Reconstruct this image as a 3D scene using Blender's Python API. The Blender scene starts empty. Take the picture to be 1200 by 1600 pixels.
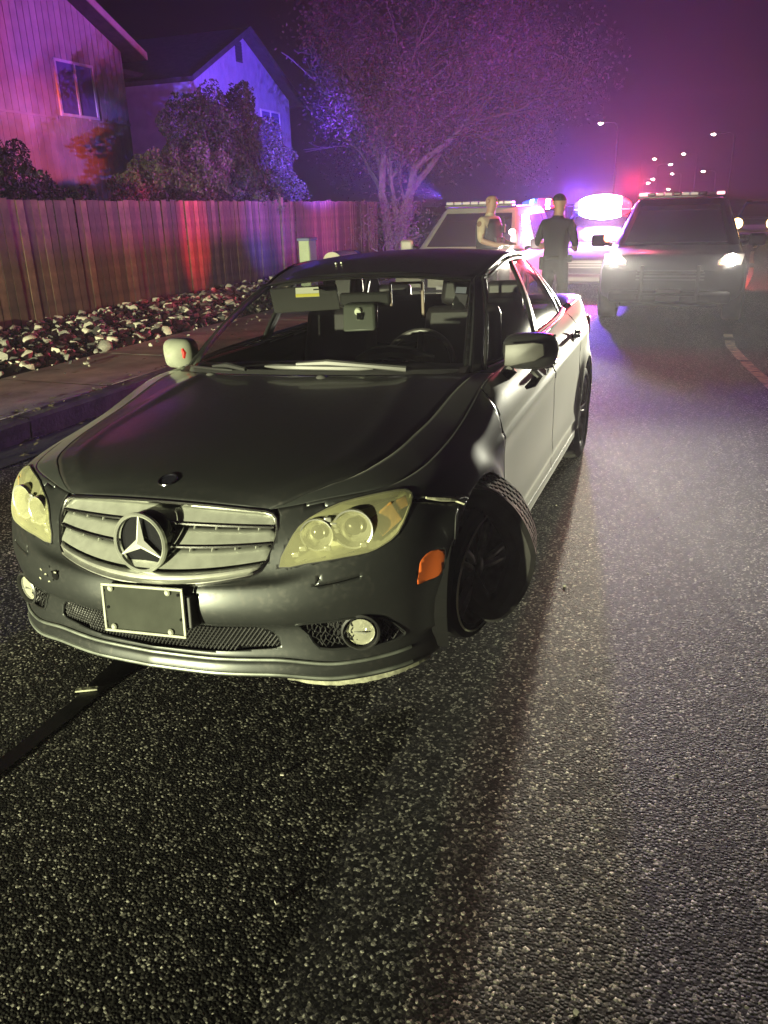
# A damaged sedan at a night-time traffic stop.  Procedural Blender scene.
CAM_X,CAM_Y,CAM_Z,CAM_YAW,CAM_PIT,CAM_ROL,CAM_F=1.4668,-1.7617,1.6493,-0.36747,0.36898,-0.02505,1232.4
CAR_T=(-0.03894,-0.02607,-0.00027)
SKYGLOW=0.001
FRONT_E=18500
SUV_E=6600
PE=2150
HAZE=0.0026
HAZEG=0.4
BARW=45
HEADE=38
import bpy, bmesh, math, random
import numpy as np
from mathutils import Vector, Matrix, Euler
random.seed(7); rng=np.random.default_rng(7)
R=math.radians
sc=bpy.context.scene; col=sc.collection
# ------------------------------------------------------------------ camera, night sky, exposure
cam=bpy.data.cameras.new('camera'); camo=bpy.data.objects.new('camera',cam); col.objects.link(camo); sc.camera=camo
cam.sensor_fit='VERTICAL'; cam.sensor_height=36.0; cam.lens=CAM_F*36.0/1600.0; cam.clip_start=.05; cam.clip_end=3000
_yaw,_pit,_rol=CAM_YAW,CAM_PIT,CAM_ROL
_F=Vector((math.sin(_yaw)*math.cos(_pit),math.cos(_yaw)*math.cos(_pit),-math.sin(_pit))); _R=Vector((math.cos(_yaw),-math.sin(_yaw),0)); _U=_R.cross(_F)
_R2=_R*math.cos(_rol)+_U*math.sin(_rol); _U2=-_R*math.sin(_rol)+_U*math.cos(_rol)
camo.matrix_world=Matrix(((_R2.x,_U2.x,-_F.x,CAM_X),(_R2.y,_U2.y,-_F.y,CAM_Y),(_R2.z,_U2.z,-_F.z,CAM_Z),(0,0,0,1)))
w=bpy.data.worlds.new('World'); sc.world=w; w.use_nodes=True; nt=w.node_tree; nt.nodes.clear()
sky=nt.nodes.new('ShaderNodeTexSky'); sky.sky_type='NISHITA'; sky.sun_disc=False; sky.sun_elevation=R(-8); sky.sun_rotation=R(200)
bg=nt.nodes.new('ShaderNodeBackground'); bg.inputs['Strength'].default_value=.02
bg2=nt.nodes.new('ShaderNodeBackground'); bg2.inputs['Color'].default_value=(.5,.12,.62,1); bg2.inputs['Strength'].default_value=SKYGLOW
ad=nt.nodes.new('ShaderNodeAddShader'); wo=nt.nodes.new('ShaderNodeOutputWorld')
nt.links.new(sky.outputs[0],bg.inputs['Color']); nt.links.new(bg.outputs[0],ad.inputs[0]); nt.links.new(bg2.outputs[0],ad.inputs[1]); nt.links.new(ad.outputs[0],wo.inputs['Surface'])
vs=sc.view_settings; vs.view_transform='Standard'; vs.look='None'; vs.exposure=0; vs.gamma=1; vs.use_curve_mapping=False
cy=sc.cycles; cy.use_denoising=True; cy.max_bounces=8; cy.transparent_max_bounces=24; cy.volume_bounces=0; cy.sample_clamp_indirect=4; cy.caustics_reflective=False; cy.caustics_refractive=False
try: cy.denoiser='OPENIMAGEDENOISE'
except Exception: pass

def spot(name,loc,aim,energy,colr,size=60,blend=.3,rad=.05,flat=1):
    l=bpy.data.lights.new(name,'SPOT'); l.energy=energy; l.color=colr; l.spot_size=R(size); l.spot_blend=blend; l.shadow_soft_size=rad
    o=bpy.data.objects.new(name,l); col.objects.link(o); o.location=loc
    o.rotation_euler=(Vector(aim)-Vector(loc)).to_track_quat('-Z','Y').to_euler(); o.scale=(1,flat,1); return o
def point(name,loc,energy,colr,rad=.06):
    l=bpy.data.lights.new(name,'POINT'); l.energy=energy; l.color=colr; l.shadow_soft_size=rad
    o=bpy.data.objects.new(name,l); col.objects.link(o); o.location=loc; return o
RED=(1,.04,.06); BLUE=(.07,.08,1); VIO=(.45,.08,1); WARMG=(1,1,.62); COOL=(1,.97,.76)
# headlamps of the patrol vehicle parked behind the photographer
spot('headlamp_light',(-3.6,-9.5,.74),(-3.2,2.5,.50),FRONT_E,WARMG,70,.9,.07,flat=.35)
# headlamps of the dark patrol vehicle facing the camera
spot('headlamp_light',(.46,9.90,.90),(1.2,-4.0,.80),SUV_E*1.15,COOL,56,1,.06,flat=.31)
spot('headlamp_light',(1.88,9.90,.90),(1.8,-4.0,.80),SUV_E*.30,COOL,56,1,.06,flat=.31)
# headlamp of the pale patrol vehicle behind the sedan
spot('headlamp_light',(-1.15,10.2,.90),(-.4,2.0,.0),SUV_E*.25,COOL,60,.5,.06)
# light bars: red, blue and white modules
POLICE=PE
point('red_light',(.22,14.50,1.95),POLICE*.75,RED,.12)
point('blue_light',(-.70,14.50,1.80),POLICE*1.5,(.20,.07,1),.12)
point('white_module_light',(-.28,14.46,1.78),POLICE*.12,(1,.8,1),.12)
point('red_light',(.62,12.35,1.90),POLICE*.34,(1,.10,.20),.10)  # added point behind the unlit bar of the dark vehicle, reddens the haze
point('blue_light',(-2.2,18.1,1.68),POLICE*.14,BLUE,.12)
point('red_light',(-1.7,18.1,1.68),POLICE*.09,RED,.12)
# coloured beams added at the pale vehicle's unlit roof bar, for fence and houses
BX,BY,BZ=-2.72,12.30,1.78
spot('red_light',(BX,BY,BZ),(-7.6,12.0,1.25),POLICE*1.1,RED,15,.8,.05,flat=2.0)
spot('red_light',(BX,BY,BZ),(-7.6,10.2,1.0),POLICE*.10,RED,38,1,.05)
spot('blue_light',(BX,BY,BZ),(-7.6,14.9,1.3),POLICE*1.5,BLUE,26,.8,.05)
spot('red_light',(BX,BY,BZ),(-7.6,18.4,1.2),POLICE*1.8,(.9,.06,.8),18,.8,.05)
spot('blue_light',(BX,BY,BZ),(-14,24.9,4.8),POLICE*20,(.14,.06,1),25,.6,.05)
spot('blue_light',(BX,BY,BZ),(-13,15.6,4.8),POLICE*2.0,(.38,.08,.9),26,.8,.05)
spot('red_light',(BX,BY,BZ),(-13,11.9,5.4),POLICE*1.8,(1,.08,.40),24,.9,.05)
spot('red_light',(-3.9,-9.2,1.55),(-13,14.5,3.0),POLICE*26,(1,.10,.03),4.2,.9,.05,flat=2.2)  # added beams from behind the camera, this and next two, colouring the house
spot('blue_light',(-3.3,-9.2,1.55),(-13,16.3,3.1),POLICE*26,(.16,.14,1),3.2,.9,.05,flat=2)
spot('blue_light',(-3.3,-9.2,1.55),(-13,13.1,3.1),POLICE*16,(.16,.14,1),4.5,.9,.05,flat=1.5)
spot('violet_light',(-.60,14.52,1.85),(-7,26,4.5),POLICE*.8,(.66,.07,.80),60,1,.05)  # violet beam aimed at the tree from beside the flashing bar

# ------------------------------------------------------------------ material helpers
MATS={}
def mat(name,colr,rough=.5,metal=0.,spec=.5,emit=None,es=0,noise=None,coat=0,bump=None,alpha=None,trans=None):
    if name in MATS: return MATS[name]
    m=bpy.data.materials.new(name); m.use_nodes=True; n=m.node_tree; b=n.nodes['Principled BSDF']; out=n.nodes['Material Output']
    b.inputs['Base Color'].default_value=(*colr,1); b.inputs['Roughness'].default_value=rough; b.inputs['Metallic'].default_value=metal
    b.inputs['Specular IOR Level'].default_value=spec; b.inputs['Coat Weight'].default_value=coat; b.inputs['Coat Roughness'].default_value=.12
    if emit: b.inputs['Emission Color'].default_value=(*emit,1); b.inputs['Emission Strength'].default_value=es
    if noise or bump: tc=n.nodes.new('ShaderNodeTexCoord')
    if noise:   # (scale, dark factor, light factor)
        t=n.nodes.new('ShaderNodeTexNoise'); t.inputs['Scale'].default_value=noise[0]; t.inputs['Detail'].default_value=6; n.links.new(tc.outputs['Object'],t.inputs['Vector'])
        cr=n.nodes.new('ShaderNodeValToRGB'); cr.color_ramp.elements[0].position=.3; cr.color_ramp.elements[1].position=.7
        cr.color_ramp.elements[0].color=(*[c*noise[1] for c in colr],1); cr.color_ramp.elements[1].color=(*[min(1,c*noise[2]) for c in colr],1)
        n.links.new(t.outputs['Fac'],cr.inputs[0]); n.links.new(cr.outputs[0],b.inputs['Base Color'])
    if bump:
        t2=n.nodes.new('ShaderNodeTexNoise'); t2.inputs['Scale'].default_value=bump[0]; t2.inputs['Detail'].default_value=5; n.links.new(tc.outputs['Object'],t2.inputs['Vector'])
        bp=n.nodes.new('ShaderNodeBump'); bp.inputs['Strength'].default_value=bump[1]; bp.inputs['Distance'].default_value=bump[2] if len(bump)>2 else .01
        n.links.new(t2.outputs['Fac'],bp.inputs['Height']); n.links.new(bp.outputs[0],b.inputs['Normal'])
    if trans is not None:   # thin see-through sheet: share of light passing straight through
        tr=n.nodes.new('ShaderNodeBsdfTransparent'); tr.inputs['Color'].default_value=(*trans[1],1)
        mx=n.nodes.new('ShaderNodeMixShader'); fr0=n.nodes.new('ShaderNodeLayerWeight'); fr0.inputs['Blend'].default_value=.5; fr=n.nodes.new('ShaderNodeMath'); fr.operation='POWER'; fr.inputs[1].default_value=4.5; n.links.new(fr0.outputs['Facing'],fr.inputs[0])
        mp=n.nodes.new('ShaderNodeMapRange'); mp.inputs['From Min'].default_value=0; mp.inputs['From Max'].default_value=1; mp.inputs['To Min'].default_value=1-trans[0]; mp.inputs['To Max'].default_value=1
        n.links.new(fr.outputs[0],mp.inputs['Value']); n.links.new(mp.outputs[0],mx.inputs[0]); n.links.new(tr.outputs[0],mx.inputs[1]); n.links.new(b.outputs[0],mx.inputs[2]); n.links.new(mx.outputs[0],out.inputs['Surface'])
    MATS[name]=m; return m
def ramp(n,src,stops,pos):
    cr=n.nodes.new('ShaderNodeValToRGB'); e=cr.color_ramp.elements
    while len(e)<len(stops): e.new(.5)
    for i,(c,p) in enumerate(zip(stops,pos)): e[i].position=p; e[i].color=(*c,1)
    n.links.new(src,cr.inputs[0]); return cr.outputs[0]
def mat_asphalt():
    m=bpy.data.materials.new('asphalt'); m.use_nodes=True; n=m.node_tree; b=n.nodes['Principled BSDF']; L=n.links
    tc=n.nodes.new('ShaderNodeTexCoord')
    v=n.nodes.new('ShaderNodeTexVoronoi'); v.inputs['Scale'].default_value=128; L.new(tc.outputs['Object'],v.inputs['Vector'])
    sp=n.nodes.new('ShaderNodeSeparateColor'); L.new(v.outputs['Color'],sp.inputs[0])
    c1=ramp(n,sp.outputs[0],[(.004,.0038,.0034),(.016,.0153,.0138),(.10,.096,.084),(.62,.60,.51)],[0,.52,.82,1])
    v2=n.nodes.new('ShaderNodeTexVoronoi'); v2.inputs['Scale'].default_value=260; L.new(tc.outputs['Object'],v2.inputs['Vector'])
    sp2=n.nodes.new('ShaderNodeSeparateColor'); L.new(v2.outputs['Color'],sp2.inputs[0])
    c2=ramp(n,sp2.outputs[1],[(.35,.35,.35),(1.0,1,1),(1.9,1.9,1.9)],[0,.6,1])
    nz=n.nodes.new('ShaderNodeTexNoise'); nz.inputs['Scale'].default_value=.9; nz.inputs['Detail'].default_value=4; L.new(tc.outputs['Object'],nz.inputs['Vector'])
    mpg=n.nodes.new('ShaderNodeMapping'); mpg.inputs['Scale'].default_value=(1.6,.16,1); L.new(tc.outputs['Object'],mpg.inputs['Vector']); L.new(mpg.outputs[0],nz.inputs['Vector']); c3=ramp(n,nz.outputs['Fac'],[(.55,.55,.55),(1.3,1.3,1.3)],[.35,.65])
    m1=n.nodes.new('ShaderNodeMix'); m1.data_type='RGBA'; m1.blend_type='MULTIPLY'; m1.inputs[0].default_value=1; L.new(c1,m1.inputs[6]); L.new(c2,m1.inputs[7])
    m2=n.nodes.new('ShaderNodeMix'); m2.data_type='RGBA'; m2.blend_type='MULTIPLY'; m2.inputs[0].default_value=1; L.new(m1.outputs[2],m2.inputs[6]); L.new(c3,m2.inputs[7])
    L.new(m2.outputs[2],b.inputs['Base Color']); b.inputs['Roughness'].default_value=.8; b.inputs['Specular IOR Level'].default_value=.22
    bp=n.nodes.new('ShaderNodeBump'); bp.inputs['Strength'].default_value=.9; bp.inputs['Distance'].default_value=.0055
    iv=n.nodes.new('ShaderNodeMath'); iv.operation='MULTIPLY_ADD'; iv.inputs[1].default_value=-1; iv.inputs[2].default_value=1; L.new(v.outputs['Distance'],iv.inputs[0])
    ad=n.nodes.new('ShaderNodeMath'); ad.operation='MULTIPLY'; L.new(iv.outputs[0],ad.inputs[0]); L.new(sp.outputs[2],ad.inputs[1])
    L.new(ad.outputs[0],bp.inputs['Height']); L.new(bp.outputs[0],b.inputs['Normal']); return m
def mat_paint(name,base,metal=.55,rough=.38,dust=.35,dustc=(.10,.10,.09),sheen=0):
    m=bpy.data.materials.new(name); m.use_nodes=True; n=m.node_tree; b=n.nodes['Principled BSDF']; L=n.links
    tc=n.nodes.new('ShaderNodeTexCoord')
    nz=n.nodes.new('ShaderNodeTexNoise'); nz.inputs['Scale'].default_value=5; nz.inputs['Detail'].default_value=8; nz.inputs['Roughness'].default_value=.65; L.new(tc.outputs['Object'],nz.inputs['Vector'])
    v=n.nodes.new('ShaderNodeTexNoise'); v.inputs['Scale'].default_value=60; v.inputs['Detail'].default_value=3; L.new(tc.outputs['Object'],v.inputs['Vector'])
    f=ramp(n,nz.outputs['Fac'],[(0,0,0),(1,1,1)],[.35,.75]); f2=ramp(n,v.outputs['Fac'],[(.1,.1,.1),(1,1,1)],[.5,.72])
    mu=n.nodes.new('ShaderNodeMath'); mu.operation='MULTIPLY'; L.new(f,mu.inputs[0]); L.new(f2,mu.inputs[1])
    mu2=n.nodes.new('ShaderNodeMath'); mu2.operation='MULTIPLY_ADD'; mu2.inputs[1].default_value=dust; mu2.inputs[2].default_value=dust*.25; L.new(mu.outputs[0],mu2.inputs[0])
    mx=n.nodes.new('ShaderNodeMix'); mx.data_type='RGBA'; L.new(mu2.outputs[0],mx.inputs[0]); mx.inputs[6].default_value=(*base,1); mx.inputs[7].default_value=(*dustc,1); L.new(mx.outputs[2],b.inputs['Base Color'])
    b.inputs['Metallic'].default_value=metal
    rr=n.nodes.new('ShaderNodeMath'); rr.operation='MULTIPLY_ADD'; rr.inputs[1].default_value=.35; rr.inputs[2].default_value=rough; L.new(mu2.outputs[0],rr.inputs[0]); L.new(rr.outputs[0],b.inputs['Roughness'])
    b.inputs['Coat Weight'].default_value=.5; b.inputs['Coat Roughness'].default_value=.09; b.inputs['Sheen Weight'].default_value=sheen; b.inputs['Sheen Roughness'].default_value=.35; b.inputs['Sheen Tint'].default_value=(.95,.95,.85,1); return m
PAINT=mat_paint('dusty_grey_paint',(.060,.066,.066),metal=.8,rough=.36,dust=.50,dustc=(.11,.10,.09))
PAINTS=mat_paint('headlit_dusty_grey_paint',(.075,.083,.082),metal=.7,rough=.38,dust=.7,dustc=(.33,.33,.27),sheen=1.0)  # doors and sides paler, with sheen: headlamp light put into the dust colour
SUVPAINT=mat('dark_patrol_paint',(.006,.006,.008),.45,.1,coat=.1)
PALE=mat('pale_patrol_paint',(.42,.40,.36),.4,.1,coat=.3,noise=(3,.85,1.1))
BLACK=mat('black_plastic',(.012,.012,.012),.55)
MATTE=mat('matte_black',(.006,.006,.006),.9,spec=.1)
TRIM=mat('dark_trim',(.03,.03,.03),.4)
CHROME=mat('chrome',(.75,.75,.72),.16,1.0,bump=(180,.15,.002))
SILVER=mat('silver_plastic',(.60,.62,.54),.30,.6,noise=(25,.8,1.05))
RUBBER=mat('tyre_rubber',(.022,.021,.02),.75,noise=(14,.6,1.8),bump=(60,.3,.004))
DUSTY_RUBBER=mat('scuffed_rubber',(.05,.047,.042),.85,noise=(22,.55,1.4),bump=(70,.5,.004))
ALLOY=mat('alloy_rim',(.45,.45,.43),.35,.9,noise=(20,.5,1.1))
GLASSM=mat('window_glass',(.02,.02,.022),.03,0,trans=(.95,(.76,.78,.76)))
SIDEGLASS=mat('tinted_side_glass',(.02,.02,.022),.10,0,trans=(.95,(.92,.92,.92)))
LENS=mat('hazed_lens_plastic',(.62,.61,.36),.2,0,trans=(.72,(.98,.98,.84)),noise=(9,.8,1.1))
REFL=mat('lamp_reflector',(.72,.72,.52),.3,.35,bump=(35,.35,.006))
BOWL=mat('lamp_bowl',(.85,.85,.75),.2,.75)
AMBER=mat('amber_plastic',(.50,.27,.08),.3,0,bump=(60,.4,.004))
AMBERM=mat('side_marker_amber',(.62,.13,.025),.3)
PLATEM=mat('grey_plate_backing',(.038,.041,.033),.85,spec=.15,noise=(12,.8,1.2))
PLATEF=mat('scuffed_plate_frame',(.36,.37,.30),.4,noise=(30,.7,1.1))
SCRAPE=mat('scraped_lip',(.36,.36,.26),.7,noise=(25,.35,1.5),bump=(60,.6,.006))
LEATHER=mat('dark_leather',(.022,.019,.021),.5)
CLOTHP=mat('grey_headliner',(.16,.15,.14),.8)
RUST=mat('rusty_steel',(.10,.045,.025),.75,.2,noise=(20,.5,1.6))
WHITEM=mat('sticker_white',(.75,.78,.62),.6); YELM=mat('sticker_yellow',(.75,.70,.12),.6)

# ------------------------------------------------------------------ object helpers
def tagp(o,label=None,cat=None,group=None,kind=None):
    if label: o['label']=label
    if cat: o['category']=cat
    if group: o['group']=group
    if kind: o['kind']=kind
    return o
def thing(name,label,cat,loc=(0,0,0),rz=0,group=None,M=None):
    o=bpy.data.objects.new(name,None); col.objects.link(o); o.empty_display_size=.2
    if M is not None: o.matrix_world=M
    else: o.location=loc; o.rotation_euler=(0,0,rz)
    return tagp(o,label,cat,group)
def mo(name,V,F,m,parent=None,smooth=True,solid=None,bevel=None,angle=40,sub=0):
    me=bpy.data.meshes.new(name)
    me.from_pydata([tuple(map(float,v)) for v in V],[],[tuple(int(i) for i in f) for f in F]); me.validate(); 
    return mo_me(name,me,m,parent,smooth,solid,bevel,angle,sub)
def mo_me(name,me,m,parent=None,smooth=True,solid=None,bevel=None,angle=40,sub=0):
    for k in (m if isinstance(m,(list,tuple)) else [m]): me.materials.append(k)
    if smooth:
        me.shade_smooth()
        try: me.set_sharp_from_angle(angle=R(angle))
        except Exception: pass
    o=bpy.data.objects.new(name,me); col.objects.link(o)
    if parent is not None: o.parent=parent
    if sub: s=o.modifiers.new('sub','SUBSURF'); s.levels=s.render_levels=sub
    if solid: s=o.modifiers.new('solid','SOLIDIFY'); s.thickness=solid; s.offset=-1
    if bevel: b=o.modifiers.new('bevel','BEVEL'); b.width=bevel; b.segments=2; b.limit_method='ANGLE'; b.angle_limit=R(35)
    return o
class MB:
    def __init__(s): s.v=[]; s.f=[]; s.mi=[]
    def add(s,V,F,mi=0):
        k=len(s.v); s.v+= [tuple(map(float,v)) for v in V]; s.f+=[tuple(int(i)+k for i in f) for f in F]; s.mi+=[mi]*len(F); return s
    def box(s,c,d,rot=None,mi=0,taper=None):
        x,y,z=[k/2 for k in d]; V=[(i*x,j*y,k*z) for k in(-1,1) for j in(-1,1) for i in(-1,1)]
        if taper: V=[(a*(taper if k>0 else 1),b*(taper if k>0 else 1),k) for a,b,k in V]
        Rm=Euler(rot).to_matrix() if rot else Matrix.Identity(3)
        V=[Rm@Vector(v)+Vector(c) for v in V]
        return s.add(V,[(0,2,3,1),(4,5,7,6),(0,1,5,4),(2,6,7,3),(0,4,6,2),(1,3,7,5)],mi)
    def grid(s,P,mi=0,closeu=False,closev=False,flip=False):
        P=np.asarray(P); n,m=P.shape[:2]; F=[]
        for i in range(n if closeu else n-1):
            for j in range(m if closev else m-1):
                q=(i*m+j,((i+1)%n)*m+j,((i+1)%n)*m+(j+1)%m,i*m+(j+1)%m); F.append(q[::-1] if flip else q)
        return s.add(P.reshape(-1,3),F,mi)
    def tube(s,pts,r,k=8,mi=0,cap=True):
        pts=[Vector(p) for p in pts]; n=len(pts); rr=r if isinstance(r,(list,tuple,np.ndarray)) else [r]*n
        rows=[]; ref=None
        for i,p in enumerate(pts):
            d=(pts[min(i+1,n-1)]-pts[max(i-1,0)]); d=d.normalized() if d.length>1e-9 else Vector((0,0,1))
            if ref is None: ref=Vector((0,0,1)) if abs(d.z)<.9 else Vector((1,0,0))
            a=ref-d*ref.dot(d); a=a.normalized() if a.length>1e-6 else d.orthogonal().normalized(); b=d.cross(a); ref=a
            rows.append([p+(a*math.cos(t)+b*math.sin(t))*rr[i] for t in [2*math.pi*j/k for j in range(k)]])
        base=len(s.v); s.grid(np.array(rows),mi,closev=True)
        if cap: s.f+=[tuple(base+j for j in range(k))[::-1],tuple(base+(n-1)*k+j for j in range(k))]; s.mi+=[mi,mi]
        return s
    def lathe(s,prof,c,axis=(0,0,1),k=24,mi=0,close=False):
        ax=Vector(axis).normalized(); a=ax.orthogonal().normalized(); b=ax.cross(a); c=Vector(c)
        P=[[c+ax*h+(a*math.cos(t)+b*math.sin(t))*r for t in [2*math.pi*j/k for j in range(k)]] for r,h in prof]
        return s.grid(np.array(P),mi,closeu=close,closev=True)
    def build(s,name,m,parent=None,**kw):
        me=bpy.data.meshes.new(name); me.from_pydata(s.v,[],s.f); me.polygons.foreach_set('material_index',s.mi); 
        bm=bmesh.new(); bm.from_mesh(me); bmesh.ops.recalc_face_normals(bm,faces=bm.faces) if kw.pop('recalc',True) else None; bm.to_mesh(me); bm.free(); me.update()
        return mo_me(name,me,m,parent,**kw)
def dup(o,parent=None,copyname=None):
    c=o.copy(); col.objects.link(c); c.parent=parent
    for ch in list(o.children): dup(ch,c)
    return c
def inpoly(P,poly):
    x,y=P[:,0],P[:,1]; r=np.zeros(len(P),bool); n=len(poly)
    for i in range(n):
        x1,y1=poly[i]; x2,y2=poly[(i+1)%n]
        if y1==y2: continue
        c=((y1>y)!=(y2>y))&(x<(x2-x1)*(y-y1)/(y2-y1)+x1); r^=c
    return r
def smoothpoly(pts,n=3):
    """closed Catmull-Rom"""
    P=np.array(pts,float); o=[]; m=len(P)
    for i in range(m):
        p0,p1,p2,p3=P[i-1],P[i],P[(i+1)%m],P[(i+2)%m]
        for k in range(n):
            t=k/n; o.append(.5*((2*p1)+(-p0+p2)*t+(2*p0-5*p1+4*p2-p3)*t*t+(-p0+3*p1-3*p2+p3)*t**3))
    return np.array(o)

import numpy as np, math
def hermite(ts, P, t):
    """monotone-ish cubic through P (n,k) at ts, evaluated at t"""
    ts=np.asarray(ts,float); P=np.asarray(P,float); t=np.asarray(t,float)
    if P.ndim==1: return hermite(ts,P[:,None],t)[...,0]
    h=np.diff(ts); d=np.diff(P,axis=0)/h[:,None]
    m=np.zeros_like(P); m[0]=d[0]; m[-1]=d[-1]
    for i in range(1,len(ts)-1):
        a,b=d[i-1],d[i]; w1=2*h[i]+h[i-1]; w2=h[i]+2*h[i-1]
        with np.errstate(divide='ignore',invalid='ignore'):
            hm=(w1+w2)/(w1/a+w2/b)
        m[i]=np.where(a*b>0,np.nan_to_num(hm),0)
    i=np.clip(np.searchsorted(ts,t,side='right')-1,0,len(ts)-2)
    u=((t-ts[i])/h[i])[...,None]; H=h[i][...,None]
    return (P[i]*(2*u**3-3*u**2+1)+m[i]*H*(u**3-2*u**2+u)+P[i+1]*(-2*u**3+3*u**2)+m[i+1]*H*(u**3-u**2))
# ---- plan contour of the car at its widest level, from the nose round the left side to the tail
PLAN=np.array([(0,-.020),(.20,-.006),(.40,.040),(.56,.100),(.68,.172),(.775,.270),(.835,.40),(.868,.56),(.882,.80),
 (.884,1.25),(.884,1.8),(.884,2.5),(.884,3.1),(.884,3.55),(.872,3.9),(.84,4.2),(.77,4.42),(.60,4.53),(.35,4.57),(0,4.585)])
_seg=np.concatenate([[0],np.cumsum(np.linalg.norm(np.diff(PLAN,axis=0),axis=1))])
_fine=np.linspace(0,_seg[-1],4001)
_px=hermite(_seg,PLAN,_fine)
_px[:,0]=np.maximum(_px[:,0],0)
def plan(s): return np.stack([np.interp(s,_fine,_px[:,0]),np.interp(s,_fine,_px[:,1])],-1)
def plan_n(s):
    e=.02; a=plan(np.maximum(s-e,0)); b=plan(np.minimum(s+e,_seg[-1])); d=b-a; d/=np.linalg.norm(d,axis=-1,keepdims=True)
    n=np.stack([d[...,1],-d[...,0]],-1)
    k=np.clip(s/.15,0,1)[...,None]; n=n*k+np.array([0,-1.])*(1-k)
    k=np.clip((_seg[-1]-s)/.15,0,1)[...,None]; n=n*k+np.array([0,1.])*(1-k)
    return n/np.linalg.norm(n,axis=-1,keepdims=True)
def s_of_y(y):
    m=(_fine>.7)&(_fine<_seg[-1]-.5); return float(np.interp(y,_px[m,1],_fine[m]))
def s_of_x(x): 
    m=_fine<1.0; return float(np.interp(x,_px[m,0],_fine[m]))
# key profiles: rows of (inset, z), bottom -> shoulder
NR=12
PF =[(.060,.195),(.004,.212),(.004,.250),(.024,.272),(.030,.310),(.028,.365),(.004,.385),(-.004,.440),(.012,.500),(.050,.520),(.090,.620),(.150,.722)]
PG =[(.060,.190),(.004,.206),(.004,.246),(.022,.270),(.030,.310),(.028,.365),(.004,.385),(-.004,.440),(.010,.505),(.040,.530),(.080,.620),(.135,.708)]
PC =[(.060,.160),(.006,.180),(.002,.225),(.012,.250),(.016,.300),(.014,.365),(.004,.400),(-.004,.460),(.010,.530),(.035,.590),(.070,.670),(.140,.728)]
PK =[(.050,.160),(.008,.180),(.004,.225),(.008,.260),(.008,.310),(.006,.380),(.000,.440),(-.002,.510),(.004,.585),(.020,.660),(.050,.720),(.115,.748)]
PW =[(.040,.180),(.012,.200),(.006,.240),(.003,.280),(.000,.340),(-.004,.420),(-.006,.500),(-.006,.580),(-.002,.650),(.012,.720),(.045,.775),(.105,.812)]
PD1=[(.060,.190),(.020,.200),(.012,.250),(.008,.300),(.004,.380),(.002,.460),(.000,.560),(.000,.640),(.004,.710),(.014,.790),(.045,.860),(.100,.918)]
PD2=[(.060,.190),(.016,.200),(.006,.250),(.010,.300),(.008,.380),(.004,.460),(.000,.560),(-.002,.660),(.000,.740),(.012,.820),(.040,.890),(.088,.945)]
PR =[(.050,.190),(.014,.210),(.006,.260),(.002,.320),(-.006,.400),(-.010,.480),(-.010,.570),(-.008,.670),(-.004,.760),(.010,.850),(.045,.930),(.110,.985)]
PT =[(.060,.200),(.020,.230),(.010,.280),(.006,.340),(.002,.420),(.000,.500),(.006,.590),(.016,.690),(.030,.790),(.046,.880),(.064,.960),(.090,1.010)]
KEYS=[(0,PF),(s_of_x(.40),PG),(s_of_x(.60),PC),(s_of_y(.36),PK),(s_of_y(.80),PW),(s_of_y(1.30),PD1),(s_of_y(2.6),PD2),(s_of_y(3.55),PR),(s_of_y(4.25),PT),(_seg[-1]-.6,PT),(_seg[-1],PT)]
SMAX=_seg[-1]
def skin(s,r):
    """s along the contour, r in 0..NR-1; arrays broadcast -> (...,3)"""
    s,r=np.broadcast_arrays(np.asarray(s,float),np.asarray(r,float))
    prof=hermite([k[0] for k in KEYS],np.array([np.array(k[1]).ravel() for k in KEYS]),s).reshape(s.shape+(NR,2))
    i=np.clip(np.floor(r).astype(int),0,NR-2); u=(r-i)[...,None]
    g=lambda j: np.take_along_axis(prof,np.clip(j,0,NR-1)[...,None,None].repeat(2,-1),-2)[...,0,:]
    p0,p1,p2,p3=g(i-1),g(i),g(i+1),g(i+2)
    m1=(p2-p0)/2; m2=(p3-p1)/2
    oz=p1*(2*u**3-3*u**2+1)+m1*(u**3-2*u**2+u)+p2*(-2*u**3+3*u**2)+m2*(u**3-u**2)
    xy=plan(s)-plan_n(s)*oz[...,:1]
    xy[...,0]=np.maximum(xy[...,0],0)*(s>1e-9)*(s<SMAX-1e-9)+0
    return np.concatenate([xy,oz[...,1:]],-1)
# ---- hood / fender top
S_H0=s_of_x(.40); S_H1=s_of_y(1.38)
HC=np.array([(0,.130,.735),(0,.25,.785),(0,.45,.835),(0,.75,.890),(0,1.02,.930),(0,1.12,.945)])  # centre line
HT=np.array([0,.10,.30,.60,.88,1.0])
def hood(u,v):
    """u -1..1 across, v 0..1 front to cowl"""
    u,v=np.broadcast_arrays(np.asarray(u,float),np.asarray(v,float))
    E=skin(S_H0+(S_H1-S_H0)*(v**1.0),np.full(v.shape,NR-1.))
    Cn=hermite(HT,HC,v)
    a=np.abs(u)
    x=E[...,0]*u; y=Cn[...,1]+(E[...,1]-Cn[...,1])*a**2
    k=a**2.0*.75+a**8*.25
    z=Cn[...,2]+(E[...,2]-Cn[...,2])*k
    # gentle raised lines running back from the grille corners
    return np.stack([x,y,z],-1)
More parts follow.
